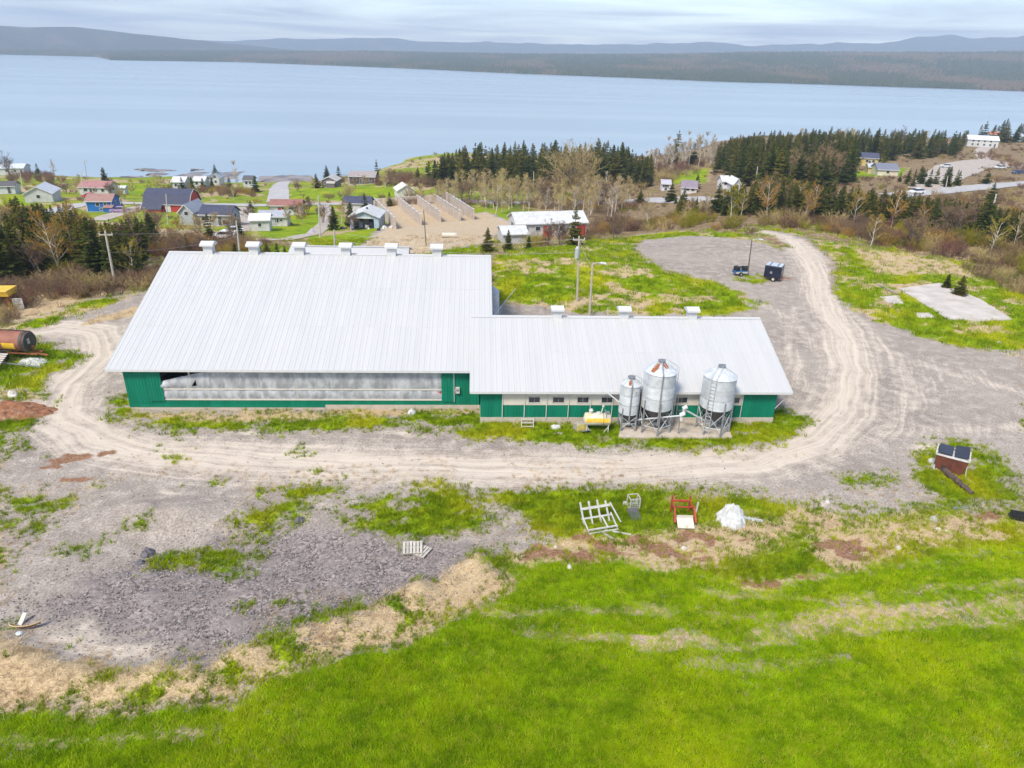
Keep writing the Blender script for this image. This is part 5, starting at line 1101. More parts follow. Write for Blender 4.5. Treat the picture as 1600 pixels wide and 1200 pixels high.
house('bungalow with broad purplish roof behind young spruces', 1076, 303, 26, 8, 2.0, 1.8, (.60, .57, .55), (.23, .19, .23), -14, 'x', [(-.2, 1.4, 1, 1), (.5, 1.4, 1, 1)], None)
house('pale house glimpsed through the trees left of a white pole', 1133, 295, 12, 6, 2.3, 1.4, (.68, .67, .68), (.55, .54, .56), 0, 'x', [(0, 1.6, 1, 1)])
house('small white house below the white pole in the wood', 1150, 301, 11, 7, 2.6, 1.5, WHT, (.62, .62, .64), 0, 'y', [(0, 1.6, 1, 1)])
house('white cottage glimpsed among the bare birches', 919, 306, 9, 6, 3.2, 1.6, WHT, CHAR, 0, 'y', [(0, 1.8, .9, 1)])
house('long pale roofed shed behind the bare birches', 945, 312, 34, 8, 2.4, 1.2, (.58, .55, .52), (.60, .57, .52), 0, 'x', [(-.4, 1.4, 1, .9)], None, (), cat='shed', name='garden_shed')
house('yellow house with navy roof at the edge of the right wood', 1356, 259, 30, 10, 3.2, 1.8, (.52, .39, .11), (.06, .065, .11), -20, 'x', [(-.2, 1.8, 1, 1), (.5, 1.8, 1, 1)], (.1, 2.0))
house('low yellow annex in front of the yellow house', 1366, 272, 22, 7, 2.4, 1.0, (.50, .40, .15), (.42, .44, .48), -18, 'x', [(0, 1.4, .9, .9)], None, (), cat='shed', name='house_annex')
house('bungalow with slate grey hipped roof right of the yellow annex', 1386, 275, 34, 10, 2.2, 1.8, (.62, .55, .42), (.16, .17, .22), -12, 'x', [(0, 1.3, 1, .9)])
house('big white house with pale roof at the right wood edge', 1534, 230, 48, 13, 4.2, 2.2, WHT, (.58, .60, .64), -22, 'x', [(-.65, 1.4, 1, 1.1), (-.3, 1.4, 1, 1.1), (.1, 1.4, 1, 1.1), (.5, 1.4, 1, 1.1), (-.65, 3.2, 1, 1), (-.3, 3.2, 1, 1), (.1, 3.2, 1, 1), (.5, 3.2, 1, 1)], (.8, 2.1))
house('white wing with terracotta roof behind the big white house', 1556, 219, 22, 9, 3.8, 1.8, WHT, (.42, .17, .10), -22, 'x', [(.2, 1.8, 1, 1)], (-.3, 2.1))
house('pale blue house cut by the right edge', 1601, 221, 20, 9, 3.4, 2.0, (.45, .58, .70), (.40, .44, .50), -15, 'x', [(-.6, 1.8, 1, 1)])
# white-roofed long shed with red doors, and its low lean-to
t, W = house('long white-roofed shed with red doors beyond the knoll', 862, 370, 128, 9, 2.9, 1.7, (.48, .47, .45), (.52, .52, .515), 11, 'x', (), None, [(-1, .5, 1.5, 1.6, 1.6)], cat='shed', name='long_shed', trim=False)
for fx in (-.12, .84): m = MB(); m.box((fx*W/2, -.05, 1.1), (1.8, .1, 2.1)); m.build('red_door', cm((.42, .03, .03), 'door'), t)
for k in range(5): m = MB(); m.box((-.75*W/2+k*W*.17, -.05, 1.7), (1.0, .1, .8)); o = m.build('window', TRIMW, t); m = MB(); m.box((-.75*W/2+k*W*.17, -.11, 1.7), (.85, .03, .65)); m.build('pane', GLASS, o)
house('low white-roofed lean-to half hidden behind the two spruces', 805, 381, 42, 7, 1.8, .9, (.46, .45, .44), (.52, .52, .515), 9, 'x', (), None, (), cat='shed', name='low_shed', trim=False)
# roof of the rear shed showing over the barn ridge
rs = thing('rear_shed', 'low white-roofed shed showing just over the barn ridge', 'shed', (-10.5, 99, gz(-10.5, 99)))
ztop = PY(560, 386, 104.)[2]-rs.location[2]; xa = PY(455, 390, 104.)[0]+10.5; xb = PY(640, 390, 104.)[0]+10.5
m = MB(); m.prism([(0, -1.5), (0, ztop-1.6), (5, ztop-.1), (10, ztop-1.6), (10, -1.5)], xa+.4, xb-.4); m.build('wall', cm((.5, .52, .55)), rs)
for y0, y1 in ((-.4, 5), (10.4, 5)): m = MB(); m.prism([(y0, ztop-1.7), (y1, ztop-.02), (y1, ztop+.1), (y0, ztop-1.58)], xa, xb); m.build('roof', ROOFW, rs)
m = MB(); m.box(((xa+xb)/2, 4.9, ztop+.1), (xb-xa, .5, .08)); m.build('ridge_cap', ROOFW, rs)
# open-fronted workshop
def workshop():
    b = at(570, 358); s = depth(b)/F; W = 45*s; hw = W/2; D = 7.0; wh = 2.6; rise = 1.2
    t = thing('open_workshop', 'open-fronted blue-grey workshop with white roof and clutter inside', 'workshop', b, R(-4)); bl = cm((.36, .44, .54))
    m = MB(); m.box((-hw+.08, D/2, wh/2-.3), (.16, D, wh+.6)); m.box((hw-.08, D/2, wh/2-.3), (.16, D, wh+.6)); m.box((0, D-.08, wh/2-.3), (W-.34, .16, wh+.6)); m.box((-hw+.5, .08, wh/2), (.66, .14, wh)); m.box((hw-.62, .08, wh/2), (.9, .14, wh))
    m.build('wall', bl, t); m = MB(); m.prism([(-hw, wh-.35), (-hw, wh), (0, wh+rise), (hw, wh), (hw, wh-.35)], 0.02, .16, 'y'); m.build('gable_wall', bl, t)
    for sg in (-1, 1):
        k = rise/hw; m = MB(); pr = [(-hw-.4, wh-.4*k+.03), (0, wh+rise+.03), (0, wh+rise+.2), (-hw-.4, wh-.4*k+.2)]
        m.prism(pr if sg < 0 else [(-a, z) for a, z in pr][::-1], -.5, D+.3, 'y'); ro = m.build('roof', cm((.50, .50, .50), 'roof'), t)
    m = MB(); m.cone((.2, D*.35, wh+rise), (.2, D*.35, wh+rise+.45), .2, .2, 12); m.build('flue', BLACK, ro)
    m = MB(); m.box((0, -.01, wh-.18), (W*.5, .05, .26)); m.build('name_board', cm((.62, .60, .55)), t)
    m = MB(); m.box((0, D/2, .02), (W-.3, D-.3, .1)); m.build('shop_floor', DARK, t)
    for k, (x, y, w_, h, c) in enumerate(((-1.2, 2.0, .9, 1.3, GRY), (-.2, 3.0, 1.2, 1.6, (.35, .3, .28)), (1.0, 2.2, .8, 1.1, (.28, .2, .3)), (.3, 1.0, .7, .7, WHT))):
        lump_box = MB(); lump_box.box((x, y, h/2), (w_, .7, h), .2*k); lump_box.box((x+.1, y-.2, h*.8), (w_*.6, .5, h*.4), -.3); lump_box.build('stored_item', cm(c, 'item'), t)
workshop()
for k, (px, py, s, c, lb) in enumerate(((535, 358, .7, (.07, .05, .12), 'dark tarpaulin bundle left of the workshop'), (546, 357, .6, (.50, .25, .14), 'orange-brown junk pile left of the workshop door'), (592, 360, .6, BLACK, 'black tyre heap at the right of the workshop'), (601, 357, .7, WHT, 'white junk pile right of the workshop'), (612, 356, .6, WHT, 'pale scrap pile before the first bunker wall'), (576, 358, .4, WHT, 'small white appliance before the workshop door'), (488, 364, .9, (.40, .36, .45), 'purplish covered boat on the village lawn'), (454, 351, .6, CHAR, 'dark garden tractor beside the slate-roofed bungalow'))):
    lump('junk_heap', lb, 'junk', px, py, s, s*.7, s*.9, c if not isinstance(c, tuple) else cm(c, 'junk'), 90+k, 16, k, .6)
# bunker silos: five concrete walls joined by a back wall
def bunker():
    L_ = [((618,358),(585,322),(584,310)), ((658,352),(622,320),(620,309)), ((688,347),(651,317.5),(650,308)), ((719,345),(678,316),(676,303.5)), ((740,343),(697,313),(696,302))]
    t = thing('bunker_silo', 'row of open bunker silos with five weathered concrete walls', 'bunker', (0, 0, 0)); backs = []
    for k, (f0, f1, tp) in enumerate(L_):
        a = at(*f0); b = at(*f1); h0 = 2.5; h1 = 2.5
        nseg = 8; pts = [Vector(a).lerp(Vector(b), i/nseg) for i in range(nseg+1)]; zt = max(a[2], b[2])+2.3
        for i in range(nseg):
            p, q = pts[i], pts[i+1]; d = (q-p).normalized(); n_ = Vector((-d.y, d.x, 0)); m = MB(); hw = .22
            e = d*.012; p2, q2 = p+e, q-e; vs = []
            za = a[2]+2.1+(b[2]-a[2])*i/nseg+.25; zb_ = za+(b[2]-a[2])/nseg
            for c_, zt_ in ((p2, za), (q2, zb_)): vs += [(c_+n_*hw)[:2]+(c_.z-1.0,), (c_-n_*hw)[:2]+(c_.z-1.0,), (c_-n_*hw*.7)[:2]+(zt_,), (c_+n_*hw*.7)[:2]+(zt_,)]
            m.add([tuple(v) for v in vs], [(3, 2, 1, 0), (4, 5, 6, 7), (0, 1, 5, 4), (1, 2, 6, 5), (2, 3, 7, 6), (3, 0, 4, 7)]); m.build('wall_panel', OLDC, t)
        m = MB(); m.beam((a[0], a[1], a[2]+2.40), (b[0], b[1], b[2]+2.40), .5, .12); m.build('wall_coping', SLABC, t)
        m = MB()
        for i in range(7): s_ = (i+.6)/7.4; q = Vector(a).lerp(Vector(b), s_); m.box((q.x+.02, q.y, q.z+2.475), (.30, .55, .03), math.atan2(b[1]-a[1], b[0]-a[0])-math.pi/2)
        m.build('tyre_strip', BLACK, t)
        backs.append(b)
    for k in range(4):
        a, b = backs[k], backs[k+1]; m = MB(); m.beam((a[0], a[1], a[2]+.8), (b[0], b[1], b[2]+.8), .3, 2.6); m.build('back_wall', OLDC, t)
bunker()
b = at(702, 371); t = thing('concrete_pipe', 'short pale concrete pipe lying in the sandy yard', 'pipe', b, R(2)); m = MB(); m.cone((-1.3, 0, .42), (1.2, 0, .42), .46, .46, 18, False); m.cone((-1.3, 0, .42), (1.2, 0, .42), .36, .36, 18, False); m.build('barrel', CREAM, t); m = MB(); m.cone((1.1, 0, .42), (1.35, 0, .42), .5, .5, 18, False); m.build('collar', OLDC, t)
# cars
def car(label, px, py, c, rz):
    b = at(px, py); t = thing('parked_car', label, 'car', (b[0], b[1], b[2]+.06), R(rz)); bm = mat('car_paint', c, .3, .03, 1, spec=.6)
    m = MB(); m.prism([(-2.15, .35), (-2.2, .75), (-1.2, .92), (1.3, .95), (2.1, .85), (2.15, .4)], -.85, .85, 'y'); m.build('body', bm, t)
    m = MB(); n = [(-1.15, .92), (-.5, 1.42), (.9, 1.45), (1.75, .95)]; v = [(a, s*(.82 if z < 1 else .66), z) for s in (-1, 1) for a, z in n]; m.add(v, [(3, 2, 1, 0), (4, 5, 6, 7), (0, 1, 5, 4), (2, 3, 7, 6)]); m.build('cabin_glass', GLASS, t)
    m = MB(); m.box((.2, 0, 1.45), (1.45, 1.34, .06)); m.build('roof', bm, t)
    for x in (-1.35, 1.3):
        for s in (-1, 1): m1, m2 = MB(), MB(); wheel(m1, m2, (x, s*.78, .32), .32, .2); w1 = m1.build('tyre', BLACK, t); m2.build('rim', GALV, w1)
    for s in (-1, 1): m = MB(); m.box((-2.19, s*.6, .68), (.05, .35, .14)); m.build('headlight', TRIMW, t)
car('purplish car parked beside the blue house', 187, 332, (.40, .26, .44), 12)
car('red car parked behind the blue house', 140, 309, (.55, .02, .03), 5)
car('white car parked right of the grey bungalow', 364, 366, (.72, .72, .72), 20)
car('white car half hidden by brush behind the barn ridge', 350, 373, (.70, .70, .70), 5)
car('white car on the wide drive below the big white house', 1562, 264, (.72, .72, .74), 10)
car('silver car in the yard left of the right wide drive', 1478, 262, (.55, .56, .58), -20)
car('dark blue car at the right end of the wide drive', 1590, 272, (.04, .06, .16), 4)
car('white van-like car beside the right road', 1432, 303, (.75, .75, .76), 14)
# ---------------------------------------------------------------- vegetation
def leafmat(name, a, b, c=None, trans=.25, rough=.9):
    g = G(name); k = g.rng(g.noise(g.pos(), .9, 4, .7), .3, .7)
    cc = g.mix(k, a, b); cc = g.mix(g.rng(g.rnd(), .35, 1, 0, .75), cc, c or b)
    m_ = g.fin(cc, rough, 0, .15)
    if trans:
        tr = g.n('ShaderNodeBsdfTranslucent'); g.put(tr.inputs[0], cc); ms = g.n('ShaderNodeMixShader'); ms.inputs[0].default_value = trans
        g.t.links.new(g.b.outputs[0], ms.inputs[1]); g.t.links.new(tr.outputs[0], ms.inputs[2]); g.t.links.new(ms.outputs[0], g.o.inputs[0])
    return m_
NEEDLE = leafmat('spruce_needles', (.030, .046, .008), (.080, .098, .014), (.15, .13, .022), .22)
TRUNK = mat('grey_bark', (.16, .13, .11), .95, .3, 6)
BIRCHB = mat('pale_bark', (.52, .46, .40), .9, .25, 5)
TWIGT = leafmat('tan_twigs', (.40, .29, .14), (.60, .47, .22), (.56, .46, .17), .35)
TWIGO = leafmat('amber_twigs', (.30, .16, .04), (.48, .30, .07), (.30, .27, .04), .3)
TWIGB = leafmat('brown_twigs', (.12, .075, .05), (.30, .20, .13), (.36, .25, .12), .3)
TWIGR = leafmat('russet_twigs', (.16, .07, .055), (.27, .14, .10), (.28, .17, .11), .3)
TWIGP = leafmat('pale_twigs', (.40, .32, .22), (.55, .46, .33), None, .3)
LEAFY = leafmat('spring_leaves', (.17, .16, .012), (.33, .29, .02), (.24, .25, .02), .35)
def spruce_mesh(seed, wide=.20, sparse=0.0):
    r = random.Random(seed); c = MB(); t = MB(); t.cone((0, 0, -.03), (0, 0, .96), .018, .003, 7, False)
    lev = 19
    for i in range(lev):
        z = .07+.91*(i/(lev-1))**.95; Rz = wide*(1-z)**.75*r.uniform(.75, 1.15)+.006; nb = 8 if z < .5 else 6
        if r.random() < sparse: continue
        for k in range(nb):
            if r.random() < .08+sparse: continue
            a = 6.283*(k+r.random()*.8)/nb+i*1.3; L = Rz*r.uniform(.62, 1.22); ca, sa = math.cos(a), math.sin(a); dr = r.uniform(.10, .32)
            for q in range(6):
                s0 = q/6; s1 = min(1.08, s0+.34); wv = (.5*(1-s0)+.2)*Rz*.62+.008
                for sg in (-1, 1):
                    x0, z0 = L*s0, z-dr*L*s0+.16*L*s0*s0; x1, z1 = L*s1, z-dr*L*s1+.2*L*s1*s1-r.uniform(0, .018)
                    off = sg*wv*r.uniform(.7, 1.3)
                    A = (x0*ca, x0*sa, z0+.006); B = (x1*ca-off*sa*.5, x1*sa+off*ca*.5, z1); D_ = ((x0+x1)/2*ca-off*sa, (x0+x1)/2*sa+off*ca, (z0+z1)/2-r.uniform(.005, .03))
                    c.add([A, B, D_], [(0, 1, 2)])
                if q % 2 == 0: c.add([(x0*ca, x0*sa, z0+.01), (x1*ca, x1*sa, z1), ((x0+x1)/2*ca, (x0+x1)/2*sa, z0-.045*r.uniform(.5, 1.3))], [(0, 1, 2)])
    for k in range(4): a = 1.57*k; c.add([(.012*math.cos(a), .012*math.sin(a), .9), (.012*math.cos(a+2), .012*math.sin(a+2), .9), (0, 0, 1.0)], [(0, 1, 2)])
    return t, c
def bare_mesh(seed, spread=.55, up=.75, nb=17, stems=1, twig=.0055, bud=.013, nbud=3):
    """leafless tree: trunk, limbs, branchlets and bud-laden twigs"""
    r = random.Random(seed); t = MB(); c = MB()
    def tri(p, q, w_):
        d = (q-p); s = d.cross(Vector((r.uniform(-1, 1), r.uniform(-1, 1), r.uniform(-.3, .3)))).normalized()*w_; c.add([p-s, p+s, q], [(0, 1, 2)])
    for st in range(stems):
        base = Vector((r.uniform(-.05, .05)*(stems > 1), r.uniform(-.05, .05)*(stems > 1), -.02)); lean = Vector((r.uniform(-.09, .09), r.uniform(-.09, .09), 0))*(1 if stems == 1 else 2.2)
        pts = []; H = r.uniform(.82, .97) if st == 0 else r.uniform(.6, .9)
        for k in range(7): s = k/6; pts.append(base+lean*s+Vector((r.uniform(-.012, .012), r.uniform(-.012, .012), H*s)))
        for k in range(6): t.cone(pts[k], pts[k+1], .016*(1-k/6.6), .016*(1-(k+1)/6.6), 6, False)
        for b in range(nb):
            s = r.uniform(.22, .98) ; k = min(5, int(s*6)); p = pts[k].lerp(pts[k+1], s*6-k); a = r.uniform(0, 6.283)
            L = (.10+.30*(1-abs(s-.45)*1.15))*r.uniform(.6, 1.1)*spread/.55; el = up+r.uniform(-.25, .3)
            d = Vector((math.cos(a)*math.cos(el), math.sin(a)*math.cos(el), math.sin(el))); q = p+d*L; mid = p.lerp(q, .55)+Vector((0, 0, -.01))
            t.cone(p, mid, .0055, .0042, 4, False); t.cone(mid, q, .0042, .002, 4, False)
            for b2 in range(7):
                s2 = r.uniform(.2, 1); p2 = p.lerp(q, s2); d2 = (d+Vector((r.uniform(-.9, .9), r.uniform(-.9, .9), r.uniform(-.3, .7)))).normalized(); q2 = p2+d2*L*r.uniform(.28, .55); tri(p2, q2, twig*.8)
                for b3 in range(4):
                    p3 = p2.lerp(q2, r.uniform(.2, 1)); d3 = (d2+Vector((r.uniform(-1, 1), r.uniform(-1, 1), r.uniform(-.4, .8)))).normalized(); q3 = p3+d3*L*r.uniform(.14, .32); tri(p3, q3, twig*.7)
                    for b4 in range(nbud):
                        p4 = p3.lerp(q3, r.uniform(.2, 1.1)); v1 = Vector((r.uniform(-1, 1), r.uniform(-1, 1), r.uniform(-1, 1))).normalized()*bud; v2 = v1.orthogonal().normalized()*bud*.8; c.add([p4-v1, p4+v2, p4+v1], [(0, 1, 2)])
    return t, c
def shrub_mesh(seed, n=46, bud=.018, nbud=4):
    r = random.Random(seed); c = MB()
    def tri(p, q, w_):
        d = (q-p); s = d.cross(Vector((r.uniform(-1, 1), r.uniform(-1, 1), r.uniform(-.3, .3)))).normalized()*w_; c.add([p-s, p+s, q], [(0, 1, 2)])
    for k in range(n):
        a = r.uniform(0, 6.283); rad = .5*math.sqrt(r.random()); p = Vector((rad*.55*math.cos(a), rad*.55*math.sin(a), -.03)); el = r.uniform(.75, 1.45)
        d = Vector((math.cos(a)*math.cos(el), math.sin(a)*math.cos(el), math.sin(el))); L = r.uniform(.55, 1.0)*(1-.35*rad); q = p+d*L; tri(p, q, .012)
        for j in range(8):
            p2 = p.lerp(q, r.uniform(.3, 1)); d2 = (d+Vector((r.uniform(-1, 1), r.uniform(-1, 1), r.uniform(-.5, .7)))).normalized(); q2 = p2+d2*r.uniform(.10, .26); tri(p2, q2, .007)
            for i in range(nbud):
                p4 = p2.lerp(q2, r.uniform(.2, 1.2)); v1 = Vector((r.uniform(-1, 1), r.uniform(-1, 1), r.uniform(-1, 1))).normalized()*bud; v2 = v1.orthogonal().normalized()*bud; c.add([p4-v1, p4+v2, p4+v1], [(0, 1, 2)])
    return c
SPR = []
for k in range(7):
    t_, c_ = spruce_mesh(100+k, .23+.03*(k % 4), .12 if k % 3 == 2 else .02); SPR.append((t_.mesh('spruce_trunk', TRUNK), c_.mesh('spruce_crown', NEEDLE)))
def variants(key, n, tw, bark, **kw):
    out_ = []
    for k in range(n): t_, c_ = bare_mesh(hash(key) % 1000 if False else sum(map(ord, key))+k*31, **kw); out_.append((t_.mesh(key+'_trunk', bark), c_.mesh(key+'_crown', tw)))
    return out_
BARE = dict(tan=variants('tan_birch', 4, TWIGT, BIRCHB, spread=.46, up=.95), amber=variants('amber_birch', 3, TWIGO, BIRCHB, spread=.5, bud=.014), brown=variants('brown_tree', 3, TWIGB, TRUNK, spread=.6, stems=3, nb=10),
            pale=variants('pale_birch', 3, TWIGP, BIRCHB, spread=.34, up=1.05, nbud=2, nb=13), round=variants('round_tree', 2, TWIGT, TRUNK, spread=.8, up=.55, stems=4, nb=12), leafy=variants('leafy_tree', 2, LEAFY, BIRCHB, spread=.45, bud=.016, nbud=4))
SHR = {k: [shrub_mesh(300+i*7+j, 46, b).mesh(k+'_shrub', mt) for j in range(3)] for i, (k, mt, b) in enumerate((('brown', TWIGB, .018), ('russet', TWIGR, .018), ('tan', TWIGT, .016), ('olive', LEAFY, .022), ('amber', TWIGO, .02)))}
nspr = 0
def plant_tree(name, meshes, b, h, wide, label, group, cat='tree'):
    t = thing(name, label, cat, (b[0], b[1], b[2]-.15), random.uniform(0, 6.28), group); s = wide*random.uniform(.85, 1.2)
    t.scale = (h*s, h*s, h)
    link('trunk', meshes[0], t); link('crown', meshes[1], t); return t
def spruce(px, py, top, label, group=None, wide=1.0):
    b = at(px, py); plant_tree('spruce_tree', random.choice(SPR), b, height_to(b, top), wide, label, group)
def scatter(poly, n, mind, seed):
    r = np.random.default_rng(seed); xs = [p[0] for p in poly]; ys = [p[1] for p in poly]; out_ = []
    wx, wy = r.uniform(min(xs), max(xs), n*14), r.uniform(min(ys), max(ys), n*14); k = inside(wx, wy, poly); wx, wy = wx[k], wy[k]
    q = P(wx, wy)
    for i in range(len(q)):
        if q[i][2] < SEA+.6: continue
        if len(out_) >= n: break
        if all((q[i][0]-o[0][0])**2+(q[i][1]-o[0][1])**2 > mind*mind for o in out_): out_.append((tuple(q[i]), wx[i], wy[i]))
    return out_
def wood(poly, n, mind, seed, hr, outline, chooser, label, group):
    ox, oy = zip(*outline)
    for (b, px, py) in scatter(poly, n, mind, seed):
        lim = height_to(b, np.interp(px, ox, oy)+random.uniform(0, 9)**1.0)
        h = min(random.uniform(*hr), lim)
        if h < hr[0]*.42: continue
        kind = chooser()
        ys_ = [q_[1] for q_ in poly]; row = 'front' if py > (min(ys_)+max(ys_))/2 else 'back'; big = 'tall' if h > sum(hr)/2 else 'short'; ww = where_word(px, [q_[0] for q_ in poly])
        lb = lambda s_: '%s %s, %s rows, %s' % (big, s_, row, ww)
        if kind == 'spruce': plant_tree('spruce_tree', random.choice(SPR), b, h, 1.0, lb(label[0]), group[0])
        else: plant_tree('bare_tree', random.choice(BARE[kind]), b, h*random.uniform(.8, 1.02), 1.0, lb({'tan': 'tan ', 'amber': 'amber ', 'brown': 'brown ', 'pale': 'pale ', 'round': '', 'leafy': 'budding '}[kind]+label[1]), group[1])
def pick(*ws):
    ks = [w_[0] for w_ in ws]; ps = [w_[1] for w_ in ws]
    return lambda: random.choices(ks, ps)[0]
SHRUBS = []
def shrubs(poly, n, mind, seed, hr, kinds, label, group):
    for (b, px, py) in scatter(poly, n, mind, seed): SHRUBS.append((b, random.choice(kinds), random.uniform(*hr), label, group, px))
def where_word(px, xs):
    lo, hi = min(xs), max(xs); f = (px-lo)/(hi-lo+1e-6); return 'left part' if f < .33 else 'middle' if f < .67 else 'right part'
OL = [(0, 312), (40, 300), (60, 308), (100, 316), (118, 306), (140, 325), (160, 336), (200, 340), (230, 332), (260, 345), (330, 358), (400, 372)]
wood([(-40,350),(60,356),(130,364),(200,376),(258,392),(240,424),(215,438),(170,438),(120,428),(60,440),(-40,446)], 78, 2.1, 1, (5.5, 9.5), OL, pick(('spruce', 6), ('amber', 4.5), ('tan', 1.5), ('brown', 2.5)), ('dark spruce in the mixed wood left of the barn', 'leafless tree in the mixed wood left of the barn'), ('spruces of the left wood', 'bare trees of the left wood'))
shrubs([(-20,440),(60,448),(120,436),(200,446),(238,432),(228,452),(170,462),(100,468),(60,478),(-20,484)], 52, 1.0, 2, (1.2, 2.8), ['brown', 'brown', 'russet', 'tan'], 'brown leafless bush along the edge of the left wood', 'bushes along the left wood')
for px, py, h in ((152, 452, 2.0), (165, 446, 1.6), (131, 464, 1.3), (100, 430, 2.6)):
    b = at(px, py); o = link('scrub_bush', random.choice(SHR['olive']), None, b); o.scale = (h, h, h); tag(o, 'yellow-green budding bush at the left wood edge', 'bush', 'yellow bushes of the left wood')
shrubs([(-10,488),(20,485),(34,500),(20,508),(-10,510)], 8, .8, 3, (1.2, 2.0), ['brown', 'tan'], 'brown bush in front of the yellow hopper', 'bushes before the yellow hopper')
wood([(235,398),(300,380),(380,385),(450,392),(440,402),(330,404),(250,405)], 26, 2.2, 4, (3.5, 6.5), [(230, 352), (300, 360), (330, 366), (400, 378), (460, 388)], pick(('spruce', 1.2), ('brown', 4), ('amber', 2)), ('small spruce in the scrub just behind the barn ridge', 'leafless tree in the scrub just behind the barn ridge'), ('spruces behind the barn ridge', 'bare trees behind the barn ridge'))
shrubs([(245,398),(300,378),(380,380),(400,392),(330,402),(250,404)], 40, 1.3, 5, (1.5, 3.2), ['brown', 'russet', 'brown', 'amber'], 'brown bush in the scrub just behind the barn ridge', 'bushes behind the barn ridge')
OM = [(630, 268), (660, 250), (690, 238), (720, 222), (760, 212), (800, 212), (850, 214), (900, 222), (930, 211), (960, 213), (985, 228), (1010, 236), (1040, 245)]
wood([(650,290),(700,288),(800,294),(1015,292),(1018,266),(960,258),(860,256),(780,257),(690,266)], 92, 3.0, 6, (9, 14), OM, pick(('spruce', 12), ('brown', .6)), ('dark spruce in the seaside wood', 'leafless tree in the seaside wood'), ('spruces of the seaside wood', 'bare trees of the seaside wood'))
wood([(648,322),(742,322),(765,336),(860,334),(955,344),(985,322),(990,300),(900,300),(700,302)], 125, 2.0, 7, (6, 9.5), [(640, 290), (660, 278), (700, 268), (740, 262), (780, 256), (860, 266), (880, 262), (930, 262), (960, 254), (990, 262)], pick(('tan', 9), ('pale', 1.5), ('brown', 1.2)), ('spruce among the bare birches', 'leafless birch in the stand below the seaside wood'), ('spruces in the birch stand', 'birches of the pale stand'))
b = at(897, 318); plant_tree('bare_tree', BARE['round'][0], b, height_to(b, 224), .8, 'tallest tan leafless tree, rising out of the pale birch stand', None)
shrubs([(740,325),(860,328),(960,340),(1000,325),(990,312),(850,315),(700,318)], 40, 1.8, 8, (1.5, 3), ['brown', 'russet', 'tan', 'brown'], 'brown bush under the pale birch stand', 'bushes under the birches')
shrubs([(815,390),(900,374),(1000,361),(985,350),(935,352),(930,366),(830,384)], 40, 1.2, 9, (1.4, 3.2), ['brown', 'russet', 'brown', 'amber'], 'brown bush at the back edge of the grass knoll', 'bushes behind the knoll')
shrubs([(985,352),(1080,340),(1160,350),(1180,358),(1080,357),(1000,362)], 34, 1.4, 10, (1.6, 3.0), ['olive', 'amber', 'olive', 'tan', 'brown'], 'yellowish bush along the top edge of the gravel pad', 'yellow bushes above the gravel pad')
shrubs([(1185,352),(1250,358),(1350,380),(1450,394),(1540,412),(1610,440),(1610,395),(1500,372),(1350,355),(1200,338)], 95, 1.5, 11, (1.8, 3.6), ['brown', 'russet', 'brown', 'brown', 'amber', 'tan', 'olive'], 'brown leafless bush of the thicket beyond the right meadow', 'thicket beyond the right meadow')
OR = [(1040, 300), (1080, 300), (1100, 305), (1150, 285), (1200, 268), (1250, 272), (1300, 282), (1340, 290), (1400, 292), (1450, 302), (1500, 306), (1540, 312), (1560, 318), (1620, 322)]
wood([(1050,338),(1180,342),(1300,350),(1420,362),(1560,388),(1620,392),(1620,350),(1500,338),(1300,322),(1190,305),(1050,318)], 92, 2.6, 12, (5.5, 10), OR, pick(('spruce', 9), ('amber', 2), ('brown', 2), ('tan', .6)), ('dark spruce in the belt behind the right thicket', 'leafless tree in the belt behind the right thicket'), ('spruces of the right belt', 'bare trees of the right belt'))
OB = [(1100, 232), (1130, 215), (1150, 206), (1200, 200), (1250, 197), (1350, 195), (1450, 197), (1500, 198), (1530, 200), (1560, 190), (1620, 190)]
wood([(1108,268),(1200,300),(1325,290),(1328,262),(1400,250),(1490,246),(1512,232),(1500,212),(1300,212),(1130,228)], 130, 3.6, 13, (8.5, 13.5), OB, pick(('spruce', 10), ('tan', 1), ('brown', 1.4)), ('spruce in the wood above the yellow house', 'leafless tree in the wood above the yellow house'), ('spruces of the right wood', 'bare trees of the right wood'))
wood([(1500,224),(1620,222),(1620,213),(1500,214)], 14, 4, 14, (8, 14), [(1480, 200), (1540, 184), (1560, 180), (1600, 186), (1640, 190)], pick(('spruce', 1)), ('spruce behind the big white house', ''), ('spruces behind the big white house', ''))
wood([(1400,285),(1430,275),(1500,285),(1510,292),(1420,296)], 14, 3, 15, (5, 8), [(1390, 262), (1470, 252), (1520, 262)], pick(('spruce', 1)), ('bushy spruce right of the yellow house', ''), ('spruces right of the yellow house', ''))
wood([(1000,270),(1112,262),(1114,244),(1015,250)], 34, 2.6, 16, (9, 14), [(1000, 235), (1030, 215), (1060, 200), (1110, 200)], pick(('pale', 1)), ('', 'leafless birch against the sea'), ('', 'pale birches against the sea'))
shrubs([(985,300),(1040,288),(1110,264),(1110,250),(1040,252),(1000,272)], 60, 2.2, 17, (1.8, 3.6), ['brown', 'russet', 'tan'], 'russet bush on the slope between the two woods', 'bushes between the woods')
shrubs([(8,284),(100,286),(104,278),(60,272),(20,276)], 34, 2, 18, (1.6, 3), ['russet', 'brown', 'russet'], 'russet bush of the thicket near the left shore', 'thicket near the left shore')
shrubs([(305,304),(400,308),(398,300),(330,298),(305,300)], 26, 1.8, 19, (1.5, 2.8), ['russet', 'brown', 'amber'], 'brown bush of the hedge across the road from the red barn', 'hedge across the road')
shrubs([(578,292),(690,292),(690,280),(600,276)], 26, 2.2, 20, (2.5, 4.5), ['russet', 'brown'], 'russet bush beside the dark brown bungalow', 'bushes beside the dark bungalow')
shrubs([(498,311),(600,313),(600,308),(500,306)], 12, 1.5, 21, (1.2, 2.2), ['brown'], 'low brown hedge bush on the village lawn', 'hedge on the village lawn')
